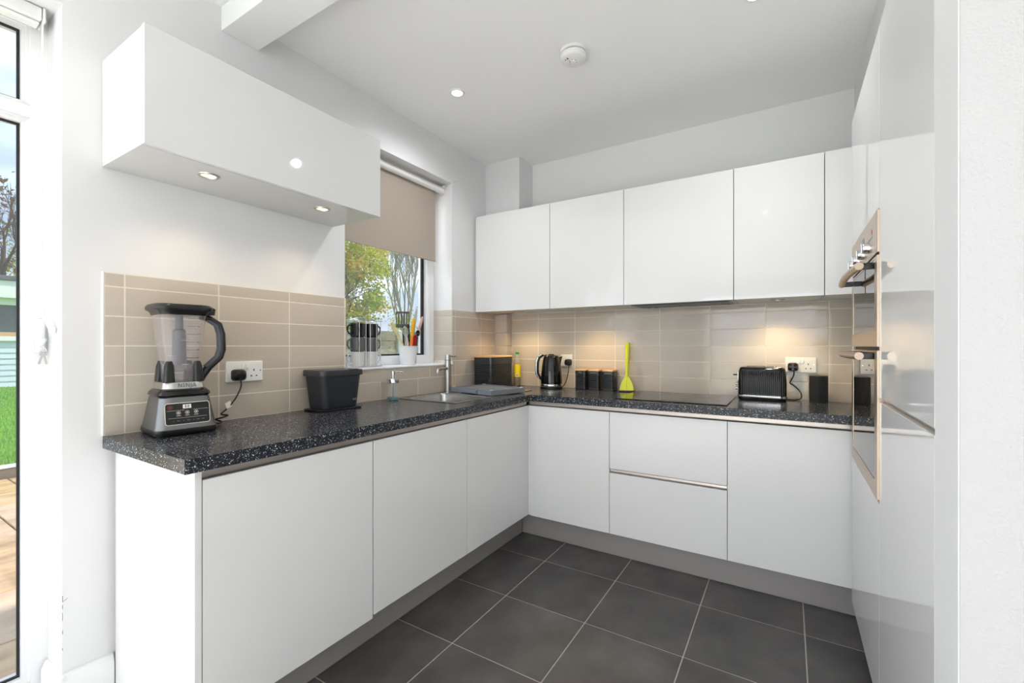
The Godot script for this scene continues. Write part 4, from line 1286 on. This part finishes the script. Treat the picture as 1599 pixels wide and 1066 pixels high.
func speaker() -> void:
	var t := thing("smart_speaker", "small black fabric cylinder speaker beside the oven tower", "speaker", V(2.111, 0.9104, 0.075))
	obj(MB.new().lathe([Vector2(0, 0), Vector2(0.041, 0), Vector2(0.0425, 0.002), Vector2(0.0425, 0.138), Vector2(0.0418, 0.141)], 36), "body", M.knit_charcoal, t, 40)
	obj(MB.new().lathe([Vector2(0.0418, 0.1405), Vector2(0.042, 0.1435), Vector2(0.0395, 0.145), Vector2(0, 0.1445)], 36), "top", M.charcoal_lid, t, 40)
	for a in 4:
		var b := MB.new().lathe([Vector2(0, 0.1446), Vector2(0.004, 0.1452), Vector2(0.004, 0.1445)], 12, V(cos(a * PI / 2) * 0.024, 0, sin(a * PI / 2) * 0.024))
		obj(b, "button", M.black_plastic, t)

# ---------------------------------------------------------------- window sill
func mugs() -> void:
	var y0 := 1.0957
	var X := -0.078
	var zz := [1.337, 1.240]
	var r := thing("mug_rack", "chrome wire rack holding two stacks of mugs on the sill", "rack", V(X, y0, 1.2885))
	var wire := func(pts: Array, rad := 0.0019) -> void:
		obj(MB.new().tube(pts, rad, 6), "wire", M.chrome, r)
	for y in [0.004, 0.262]:
		var l := []
		for q in rr(0.098, 0.2, 0.02, y, 4): l.append(q)
		l.append(l[0])
		wire.call(l)
	for q in [[0.049, 0.075], [0.049, 0.0], [0.049, -0.075], [-0.049, 0.075], [-0.049, -0.075], [0.049, 0.03], [0.049, -0.045]]:
		wire.call([V(q[0], 0.002, q[1]), V(q[0], 0.264, q[1])])
	wire.call([V(-0.05, 0.004, 0.0), V(0.05, 0.004, 0.0)])
	wire.call([V(-0.05, 0.262, 0.0), V(0.05, 0.262, 0.0)])
	wire.call([V(0, 0.262, 0.1), V(0, 0.275, 0.05), V(0, 0.275, -0.05), V(0, 0.262, -0.1)])
	var cols := [M.light_ceramic, M.grey_ceramic, M.black_ceramic]
	var words_ := ["light grey", "mid grey", "black"]
	var place := ["bottom", "middle", "top"]
	var body := MB.new().lathe([Vector2(0, 0.0), Vector2(0.034, 0.0), Vector2(0.036, 0.003), Vector2(0.0385, 0.012), Vector2(0.039, 0.078), Vector2(0.0375, 0.079), Vector2(0.036, 0.078), Vector2(0.0355, 0.012), Vector2(0, 0.008)], 32).mesh(40)
	for s in 2:
		var dz := 1.0 if s == 0 else -1.0
		var hd := MB.new().tube([V(0, 0.066, dz * 0.037), V(0, 0.067, dz * 0.055), V(0, 0.055, dz * 0.066), V(0, 0.038, dz * 0.067), V(0, 0.022, dz * 0.058), V(0, 0.015, dz * 0.038)], 0.0045, 8).mesh()
		for k in 3:
			var t := thing("mug", "%s mug at the %s of the stack nearer the %s" % [words_[k], place[k], "tiled wall" if s == 0 else "utensil pot"], "mug", V(X, y0 + 0.0061 + k * 0.0806, zz[s]), 0.0, "stacked mugs on the window sill")
			put(body, "cup", cols[k], t)
			put(hd, "handle", cols[k], t)

func utensils() -> void:
	var c := V(-0.078, 1.0957, 0.945)
	var t := thing("utensil_pot", "white ribbed pot full of kitchen utensils on the sill", "pot", c)
	var prof := [Vector2(0, 0.0), Vector2(0.044, 0.0), Vector2(0.0465, 0.003)]
	for k in 15:
		var y := 0.006 + k * 0.0073
		var r := lerpf(0.0465, 0.0585, y / 0.12)
		prof.append(Vector2(r, y)); prof.append(Vector2(r + 0.0011, y + 0.0024)); prof.append(Vector2(r + 0.0009, y + 0.0052))
	prof.append_array([Vector2(0.0605, 0.117), Vector2(0.0612, 0.1195), Vector2(0.059, 0.1195), Vector2(0.0575, 0.115), Vector2(0.044, 0.006), Vector2(0, 0.006)])
	obj(MB.new().lathe(prof, 36), "pot", M.white_ceramic, t, 40)
	# each tool: from a point in the pot to its tip, given as (dx, height, dz)
	var P := func(x: float, y: float, z: float) -> Vector3: return c + V(x, y, z)
	var a: Node3D = thing("wooden_spatula", "pale wooden spatula leaning out of the pot towards the mugs", "spatula", P.call(0.01, 0.01, 0.02))
	obj(MB.new().tube([V(0, 0, -0.02), V(-0.002, 0.12, 0.035), V(-0.004, 0.2, 0.09), V(-0.005, 0.252, 0.128)], [0.006, 0.0065, 0.011, 0.0125], 10, 0.5, Vector3.BACK), "blade", M.pale_wood, a)
	var b: Node3D = thing("whisk", "clear plastic whisk among the utensils, left of the knife", "whisk", P.call(0.02, 0.01, 0.01))
	var hb := MB.new()
	hb.tube([V(0, 0, 0), V(0, 0.11, 0.012), V(0, 0.165, 0.024)], 0.007, 8)
	obj(hb, "handle", M.clear_tool, b)
	for k in 4:
		var q := MB.new()
		var d := V(cos(k * PI / 4), 0, sin(k * PI / 4)) * 0.017
		q.tube([V(0, 0.16, 0.024), V(0, 0.19, 0.031) + d, V(0, 0.215, 0.037) + d, V(0, 0.232, 0.041), V(0, 0.215, 0.037) - d, V(0, 0.19, 0.031) - d, V(0, 0.16, 0.024)], 0.0012, 5)
		obj(q, "wire", M.clear_tool, b)
	var s: Node3D = thing("slotted_spatula", "grey slotted spatula standing tall at the back of the pot", "spatula", P.call(-0.03, 0.01, 0.0))
	obj(MB.new().tube([V(0, 0, 0), V(-0.003, 0.14, 0.006), V(-0.006, 0.232, 0.01)], 0.006, 8), "handle", M.charcoal_lid, s)
	var us := [-0.042]
	for k in 5:
		us.append(-0.036 + k * 0.016); us.append(-0.028 + k * 0.016)
	us.append(0.042)
	var sh := MB.new()
	var solid := func(z: float, y: float) -> bool:
		if y < 0.248 or y > 0.315: return true
		for k in 5:
			if z > -0.036 + k * 0.016 and z < -0.028 + k * 0.016: return false
		return true
	sh.xf = Transform3D(Basis(Vector3.UP, -0.75), V(-0.007, 0, 0.01))
	sh.slab(us, [0.225, 0.248, 0.315, 0.328], solid, -0.0012, 0.0012, 0)
	obj(sh, "head", M.turner_grey, s, 30)
	var kf: Node3D = thing("knife", "black riveted knife handle rising from the middle of the pot", "knife", P.call(0.02, 0.01, -0.005))
	obj(MB.new().tube([V(0, 0.135, 0.018), V(0, 0.19, 0.021), V(0, 0.238, 0.024), V(0, 0.246, 0.023)], [0.0085, 0.0095, 0.0105, 0.006], 10, 0.6, Vector3.BACK), "handle", M.black_plastic, kf)
	obj(bx(V(-0.0007, 0.0, 0.0), V(0.0007, 0.136, 0.024)), "blade", M.brushed_steel, kf)
	for k in 3:
		var rv := MB.new()
		rv.xf = Transform3D(Basis(Vector3.BACK, -PI / 2), V(0.0055, 0.155 + k * 0.032, 0.019 + k * 0.0018))
		rv.lathe([Vector2(0, 0.0012), Vector2(0.0026, 0.0008), Vector2(0.0026, 0)], 10)
		obj(rv, "rivet", M.chrome, kf)
	var yo: Node3D = thing("peeler", "yellow and orange handled tool in the middle of the pot", "utensil", P.call(0.028, 0.01, 0.006))
	obj(MB.new().tube([V(0, 0, 0.0), V(0, 0.11, -0.004), V(0, 0.172, -0.010)], [0.008, 0.011, 0.0115], 12, 0.6, Vector3.BACK), "lower_grip", M.orange_plastic, yo)
	obj(MB.new().tube([V(0, 0.172, -0.010), V(0, 0.22, -0.017), V(0, 0.268, -0.026), V(0, 0.285, -0.028)], [0.0115, 0.0135, 0.0145, 0.008], 12, 0.6, Vector3.BACK), "upper_grip", M.yellow_plastic, yo)
	var tg: Node3D = thing("tongs", "long steel tongs with a hanging ring at the top", "tongs", P.call(-0.005, 0.01, -0.02))
	for e in [-1, 1]:
		obj(MB.new().tube([V(0, 0, e * 0.004), V(-0.002, 0.15, -0.02 + e * 0.011), V(-0.004, 0.3, -0.055 + e * 0.008), V(-0.005, 0.345, -0.067 + e * 0.002)], 0.0055, 8, 0.35, Vector3.BACK), "arm", M.brushed_steel, tg)
	var rg := []
	for k in 17: rg.append(V(-0.005, 0.356 + 0.009 * sin(TAU * k / 16.0), -0.07 + 0.009 * cos(TAU * k / 16.0)))
	obj(MB.new().tube(rg, 0.0022, 6), "hanging_ring", M.chrome, tg)
	var ld: Node3D = thing("melon_baller", "small steel scoop with a dark round bowl at the pot rim", "scoop", P.call(0.04, 0.01, -0.022))
	obj(MB.new().tube([V(0, 0, 0), V(0, 0.17, -0.02)], 0.0045, 8), "handle", M.black_plastic, ld)
	var bw := MB.new()
	bw.xf = Transform3D(Basis(Vector3.BACK, -PI / 2), V(0.0, 0.19, -0.023))
	bw.lathe([Vector2(0.0185, 0.0), Vector2(0.0205, 0.001), Vector2(0.0175, -0.008), Vector2(0.01, -0.014), Vector2(0, -0.016)], 24)
	obj(bw, "bowl", M.black_gloss, ld)
	var rim := []
	for k in 21: rim.append(V(0.001, 0.19 + 0.0198 * sin(TAU * k / 20.0), -0.023 + 0.0198 * cos(TAU * k / 20.0)))
	obj(MB.new().tube(rim, 0.0018, 6), "bowl_rim", M.chrome, ld)
	var rd: Node3D = thing("silicone_spatula", "red silicone spatula with a pink wooden handle, upside down in the pot", "spatula", P.call(0.01, 0.01, -0.02))
	obj(MB.new().tube([V(0, 0.168, -0.046), V(0, 0.22, -0.068), V(0, 0.285, -0.096), V(0, 0.3, -0.101)], [0.0085, 0.0095, 0.0105, 0.006], 10, 0.8, Vector3.BACK), "handle", M.pink_wood, rd)
	obj(MB.new().tube([V(0, 0.0, -0.005), V(0, 0.1, -0.018), V(0, 0.155, -0.032), V(0, 0.173, -0.046)], [0.019, 0.019, 0.021, 0.019], 14, 0.32, Vector3.BACK), "blade", M.red_silicone, rd)

func blinds() -> void:
	var t := thing("roller_blind", "taupe roller blind half lowered over the kitchen window", "blind", V(-0.098, 2.302, 1.035))
	var tb := MB.new()
	tb.tube([V(0.004, 0, 0.425), V(0.004, 0, -0.424)], 0.0235, 24)
	obj(tb, "roller", M.white_plastic, t, 40)
	obj(bx(V(-0.012, -0.5, -0.382), V(-0.0112, -0.004, 0.41)), "fabric", M.blind_fabric, t)
	obj(bx(V(-0.0145, -0.505, -0.383), V(-0.0085, -0.49, 0.411), 0.002), "bottom_bar", M.blind_fabric, t)
	for s in [-1, 1]:
		obj(bx(V(-0.02, -0.026, s * 0.43 - 0.005), V(0.03, 0.03, s * 0.43 + 0.005), 0.004), "bracket", M.white_plastic, t)
	var d := thing("door_blind", "white blind headrail with a long cord loop inside the garden door reveal", "blind", V(-0.118, 2.262, 2.575))
	obj(bx(V(-0.03, 0.006, 0.0), V(0.036, 0.047, 1.95), 0.004), "headrail", M.white_plastic, d)
	obj(bx(V(-0.02, -0.004, 0.004), V(0.02, 0.005, 1.94), 0.002), "folded_slats", M.white_plastic, d)
	obj(MB.new().box(V(-0.034, 0.0, -0.008), V(0.04, 0.048, -0.0005), 0.003), "end_cap", M.white_plastic, d)
	obj(MB.new().tube([V(0.012, 0.0, -0.004), V(0.012, -0.5, -0.0035), V(0.0125, -0.9, -0.0035), V(0.022, -0.955, -0.006), V(0.04, -0.985, -0.012)], 0.0022, 6), "cord", M.white_plastic, d)
	obj(MB.new().tube([V(0.02, 0.0, -0.004), V(0.026, -0.5, -0.006), V(0.05, -0.85, -0.012), V(0.058, -0.93, -0.015), V(0.05, -0.985, -0.015)], 0.0018, 6), "cord", M.white_plastic, d)
	obj(MB.new().tube([V(0.024, -0.958, -0.008), V(0.044, -0.99, -0.014)], [0.0055, 0.0045], 10), "cord_joiner", M.white_plastic, d)
	obj(bx(V(0.036, -1.005, -0.0275), V(0.058, -0.985, -0.012), 0.003), "cord_cleat", M.white_plastic, d)
	var k := thing("key_bunch", "two small keys hanging from the garden door lock", "keys", V(-0.134, 1.208, 2.563))
	var kr := []
	for i in 13: kr.append(V(0.0, -0.006 + 0.007 * sin(TAU * i / 12.0), 0.007 * cos(TAU * i / 12.0)))
	obj(MB.new().tube(kr, 0.0011, 5), "ring", M.chrome, k)
	for q in [[-0.25, 0.001], [0.2, -0.001]]:
		var kb := MB.new()
		kb.xf = Transform3D(Basis(Vector3.RIGHT, q[0]), V(q[1], -0.012, 0))
		kb.box(V(-0.0008, -0.014, -0.007), V(0.0008, 0.0, 0.007), 0.0006)
		kb.box(V(-0.0008, -0.042, -0.003), V(0.0008, -0.013, 0.003), 0.0006)
		obj(kb, "key", M.brushed_steel, k)

# ---------------------------------------------------------------- garden
func rise(x: float) -> float:
	return -0.02 + 0.33 * smoothstep(5.0, 12.0, -x)

func garden() -> void:
	var rng := RandomNumberGenerator.new()
	rng.seed = 9
	tag(obj(bx(V(-60, -0.6, -60), V(60, -0.25, 60)), "ground", M.lawn_soil), "green ground all round the house", "ground", "", "structure")
	# patio of riven sandstone
	var pt := obj(bx(V(-4.72, -0.249, -2.0), V(-0.33, -0.14, 8.0)), "patio", M.slab_joint)
	tag(pt, "sandstone patio paving outside the garden door", "paving", "", "structure")
	var xs := [-0.34, -1.02, -1.64, -1.93, -2.56, -3.62, -4.05, -4.7]
	for i in 7:
		var z := 0.2 + 0.37 * ((i * 5) % 3)
		while z < 5.4:
			var l: float = [0.9, 0.6, 0.75][rng.randi() % 3]
			var b := MB.new().box(V(xs[i + 1] + 0.006, -0.139, z + 0.006), V(xs[i] - 0.006, -0.118 + rng.randf() * 0.004, z + l - 0.006), 0.006)
			obj(b, "paving_slab", M["sandstone%d" % (rng.randi() % 4)], pt)
			z += l
	var kb := obj(MB.new().box(V(-4.92, -0.249, -1.4), V(-4.725, -0.022, 8.0), 0.012), "lawn_kerb", M.kerb_side)
	tag(kb, "low stone kerb between the patio and the lawn", "kerb")
	obj(bx(V(-4.925, -0.0215, -1.4), V(-4.72, -0.012, 8.0), 0.003), "coping", M.concrete, kb)
	# lawn
	var lm := MB.new()
	for i in 20:
		var a := -4.93 - i * 1.5
		var b := -4.93 - (i + 1) * 1.5
		lm.quad(V(a, rise(a), 30), V(a, rise(a), -30), V(b, rise(b), -30), V(b, rise(b), 30))
	var lawn := obj(lm, "lawn", M.lawn_soil)
	tag(lawn, "short bright green lawn beyond the patio kerb", "lawn", "", "structure")
	var blade := MB.new()
	blade.tri(V(-0.006, 0, 0), V(0.006, 0, 0), V(0.004, 0.055, 0.012))
	var mm := MultiMesh.new()
	mm.transform_format = MultiMesh.TRANSFORM_3D
	mm.use_colors = true
	mm.mesh = blade.mesh()
	mm.instance_count = 26000
	for i in mm.instance_count:
		var x := -4.95 - pow(rng.randf(), 1.5) * 7.4
		var z := rng.randf_range(-0.4, 2.6)
		var q := Basis(Vector3.UP, rng.randf() * TAU).scaled(V(1, rng.randf_range(0.6, 1.2), 1))
		mm.set_instance_transform(i, Transform3D(q, V(x, rise(x) - 0.004, z)))
		var g := rng.randf()
		mm.set_instance_color(i, Color(0.14 + 0.10 * g, 0.34 + 0.14 * g, 0.03 + 0.02 * g))
	var gi := MultiMeshInstance3D.new()
	gi.multimesh = mm
	gi.material_override = M.grass_blade
	gi.name = "grass"
	lawn.add_child(gi)
	gi.set_meta("kind", "stuff")
	# garden room with weatherboards
	var s := thing("garden_room", "white weatherboarded garden room with a dark flat roof edge", "shed", V(-12.5, 0.312, 0.8))
	obj(bx(V(-2.6, 0.0, -3.0), V(-0.02, 2.3, 3.0)), "wall", M.shed_white, s)
	for k in 8:
		var y := 0.01 + k * 0.124
		obj(MB.new().prism(PackedVector2Array([Vector2(-0.02, y), Vector2(0.022, y), Vector2(0.006, y + 0.123), Vector2(-0.02, y + 0.123)]), -3.0, 3.0), "weatherboard", M.shed_board, s, 20)
	obj(bx(V(-0.02, 1.005, -3.0), V(0.07, 1.11, 3.0), 0.005), "sill_board", M.shed_white, s)
	obj(bx(V(-0.06, 1.79, -3.0), V(0.05, 1.93, 3.0), 0.005), "window_head", M.shed_white, s)
	var gw := obj(bx(V(-0.019, 1.112, -1.4), V(-0.005, 1.788, 1.2)), "window", M.shed_dark, s)
	for z in [-1.4, -0.1, 1.15]: obj(bx(V(-0.018, 1.112, z), V(0.02, 1.788, z + 0.06)), "window_bar", M.shed_white, gw)
	obj(bx(V(0.06, 1.111, -0.62), V(0.068, 1.20, 0.1)), "ledge_box", M.bamboo, s)
	obj(bx(V(-0.05, 1.932, -3.1), V(0.22, 2.31, 3.1), 0.01), "fascia", M.shed_white, s)
	obj(bx(V(-2.8, 2.312, -3.2), V(0.27, 2.41, 3.2), 0.01), "roof", M.shed_roof, s)
	# fence of weathered boards between concrete posts
	var fx := -5.2
	var z1 := -0.2
	for k in 5:
		var zc: float = [-2.06, -3.93, -5.8, -7.67, -9.54][k]
		var p := thing("fence_post", ["concrete fence post nearest the house behind the mugs", "pale concrete fence post seen left of the utensil pot", "concrete fence post behind the utensil pot", "concrete fence post second from the far end", "concrete fence post at the far end of the fence"][k], "fence post", V(fx, -0.018, zc), 0, "garden fence posts")
		obj(bx(V(-0.06, 0, -0.06), V(0.06, 1.54, 0.06), 0.008), "shaft", M.concrete, p)
		obj(MB.new().loft([rr(0.12, 0.12, 0.006, 1.54, 2), rr(0.06, 0.06, 0.004, 1.58, 2)]), "cap", M.concrete, p)
		var f := thing("board_fence", ["weathered board fence panel behind the mug rack, nearest the house", "weathered board fence panel between mugs and utensil pot", "weathered board fence panel behind the utensil pot", "weathered board fence panel second from the far end", "weathered board fence panel at the far end"][k], "fence", V(fx, 0.0, zc + 0.935), 0, "garden fence panels")
		for j in 8:
			obj(MB.new().box(V(-0.012 + 0.008 * (j % 2), j * 0.19, -0.865), V(0.012 + 0.008 * (j % 2), j * 0.19 + 0.194, 0.865), 0.003), "fence_board", M["fence_wood%d" % ((j + k * 2) % 3)], f)
		for q in [-0.5, 0.5]: obj(bx(V(-0.05, 0.05, q - 0.03), V(-0.013, 1.47, q + 0.03), 0.003), "batten", M.fence_wood2, f)
	# trees
	tree("autumn_tree", "tall leafy tree turning yellow behind the garden fence", V(-7.6, 0.02, -3.95), 21, 2.6, 0.11, 5, M.dark_bark, 15000, V(1.0, 1.55, 1.0), V(-7.25, 2.85, -4.2), 0.075, [Color(0.22, 0.36, 0.04), Color(0.40, 0.55, 0.06), Color(0.72, 0.60, 0.07), Color(0.55, 0.32, 0.08)])
	bare_tree(V(-9.6, 0.15, -8.45))
	tree("yellow_shrub", "low yellow green shrub just above the fence, below the bare tree", V(-7.7, 0.02, -6.35), 23, 1.2, 0.04, 4, M.dark_bark, 1500, V(0.9, 0.75, 0.9), V(-7.7, 1.45, -6.35), 0.05, [Color(0.28, 0.42, 0.05), Color(0.48, 0.54, 0.09), Color(0.65, 0.52, 0.1)])
	tree("brown_tree", "sparse tree with dry brown leaves behind the garden room", V(-17.0, 0.312, -0.4), 27, 4.2, 0.16, 5, M.dark_bark, 1500, V(2.6, 2.2, 2.6), V(-17.0, 5.6, -0.2), 0.13, [Color(0.16, 0.07, 0.03), Color(0.22, 0.10, 0.05), Color(0.12, 0.06, 0.03)])
	tree("hedge_tree", "green and yellow bushy tree low behind the garden room roof", V(-18.5, 0.312, -0.6), 29, 2.6, 0.12, 4, M.dark_bark, 3200, V(2.8, 1.4, 2.8), V(-18.5, 4.0, -0.5), 0.11, [Color(0.2, 0.28, 0.05), Color(0.36, 0.36, 0.08), Color(0.5, 0.42, 0.12)])

func grow(b: MB, rng: RandomNumberGenerator, at: Vector3, dir: Vector3, length: float, r: float, depth: int, tips: Array, spread := 0.6, up := 0.15) -> void:
	var pts := [at]
	var rad := [r]
	var d := dir
	for k in 4:
		d = (d + V(rng.randf_range(-1, 1), rng.randf_range(-0.4, 0.8), rng.randf_range(-1, 1)) * 0.13 + Vector3.UP * up * 0.3).normalized()
		pts.append(pts[k] + d * length / 4.0)
		rad.append(lerpf(r, r * 0.6, (k + 1) / 4.0))
	b.tube(pts, rad, 6 if depth > 2 else 4)
	tips.append(pts[4])
	if depth <= 0: return
	var n := 3 if depth > 2 else 2
	for k in n + 1:
		var from: Vector3 = pts[4] if k < n - 1 else pts[2 + (k % 2)]
		var a := rng.randf() * TAU
		var side := d.cross(V(cos(a), 0.3, sin(a))).normalized()
		grow(b, rng, from, (d + side * rng.randf_range(spread * 0.6, spread * 1.3)).normalized(), length * rng.randf_range(0.62, 0.82), r * 0.5, depth - 1, tips, spread, up)

func tree(called: String, label: String, base: Vector3, sd: int, height: float, r: float, depth: int, bark: Material, leaves: int, size: Vector3, centre: Vector3, leaf: float, cols: Array) -> void:
	var rng := RandomNumberGenerator.new()
	rng.seed = sd
	var t := thing(called, label, "tree", base)
	var b := MB.new()
	var tips := []
	grow(b, rng, Vector3.ZERO, Vector3.UP, height * 0.45, r, depth, tips)
	obj(b, "branches", bark, t, 60)
	var lm := MB.new()
	lm.tri(V(0, 0, 0), V(-0.32, 0.12, 0.45), V(0, 0.02, 1)); lm.tri(V(0, 0, 0), V(0, 0.02, 1), V(0.32, 0.12, 0.45))
	var mm := MultiMesh.new()
	mm.transform_format = MultiMesh.TRANSFORM_3D
	mm.use_colors = true
	mm.mesh = lm.mesh(20)
	mm.instance_count = leaves
	var clusters := []
	for k in maxi(12, leaves / 120):
		var v := V(rng.randfn(), rng.randfn(), rng.randfn()).normalized() * pow(rng.randf(), 0.45)
		clusters.append([v * size, rng.randf()])
	for i in leaves:
		var cl: Array = clusters[rng.randi() % clusters.size()]
		var p: Vector3 = cl[0] + V(rng.randfn(), rng.randfn(), rng.randfn()) * 0.12 * size.x
		var q := Basis.from_euler(V(rng.randf_range(-1.2, 1.2), rng.randf() * TAU, rng.randf_range(-1.0, 1.0))).scaled(Vector3.ONE * leaf * rng.randf_range(0.7, 1.4))
		mm.set_instance_transform(i, Transform3D(q, centre - base + p))
		var k := clampf(cl[1] * 0.8 + rng.randf_range(-0.15, 0.3), 0.0, 0.999) * (cols.size() - 1)
		mm.set_instance_color(i, (cols[int(k)] as Color).lerp(cols[int(k) + 1], k - int(k)))
	var o := MultiMeshInstance3D.new()
	o.multimesh = mm
	o.material_override = M.leaf
	o.name = "foliage"
	t.add_child(o)
	o.set_meta("kind", "stuff")

func bare_tree(base: Vector3) -> void:
	var rng := RandomNumberGenerator.new()
	rng.seed = 41
	var t := thing("bare_tree", "leafless pale tree with many upright branches beyond the fence", "tree", base)
	var tr := MB.new()
	tr.tube([V(0, 0, 0), V(0.02, 0.9, 0), V(0.03, 1.75, 0.02)], [0.15, 0.12, 0.11], 10)
	obj(tr, "trunk", M.bark, t)
	for k in 11:
		var b := MB.new()
		var a := TAU * k / 11.0 + rng.randf() * 0.4
		grow(b, rng, V(0.03 + 0.05 * cos(a), 1.5 + 0.09 * (k % 3), 0.05 * sin(a)), V(cos(a) * 0.42, 1.0, sin(a) * 0.42).normalized(), rng.randf_range(1.6, 2.3), 0.036, 4, [], 0.5, 0.3)
		obj(b, "limb", M.bark, t, 60)

# ---------------------------------------------------------------- build
func _ready() -> void:
	look()
	materials()
	structure()
	base_units()
	worktop()
	wall_units()
	tall_units()
	oven()
	hood_and_hob()
	sink_and_tap()
	lights()
	smoke_alarm()
	blinds()
	sockets()
	blender()
	caddy()
	soap()
	dish_rack()
	bread_bin()
	oil_bottle()
	kettle()
	canisters()
	turner()
	toaster()
	speaker()
	mugs()
	utensils()
	garden()
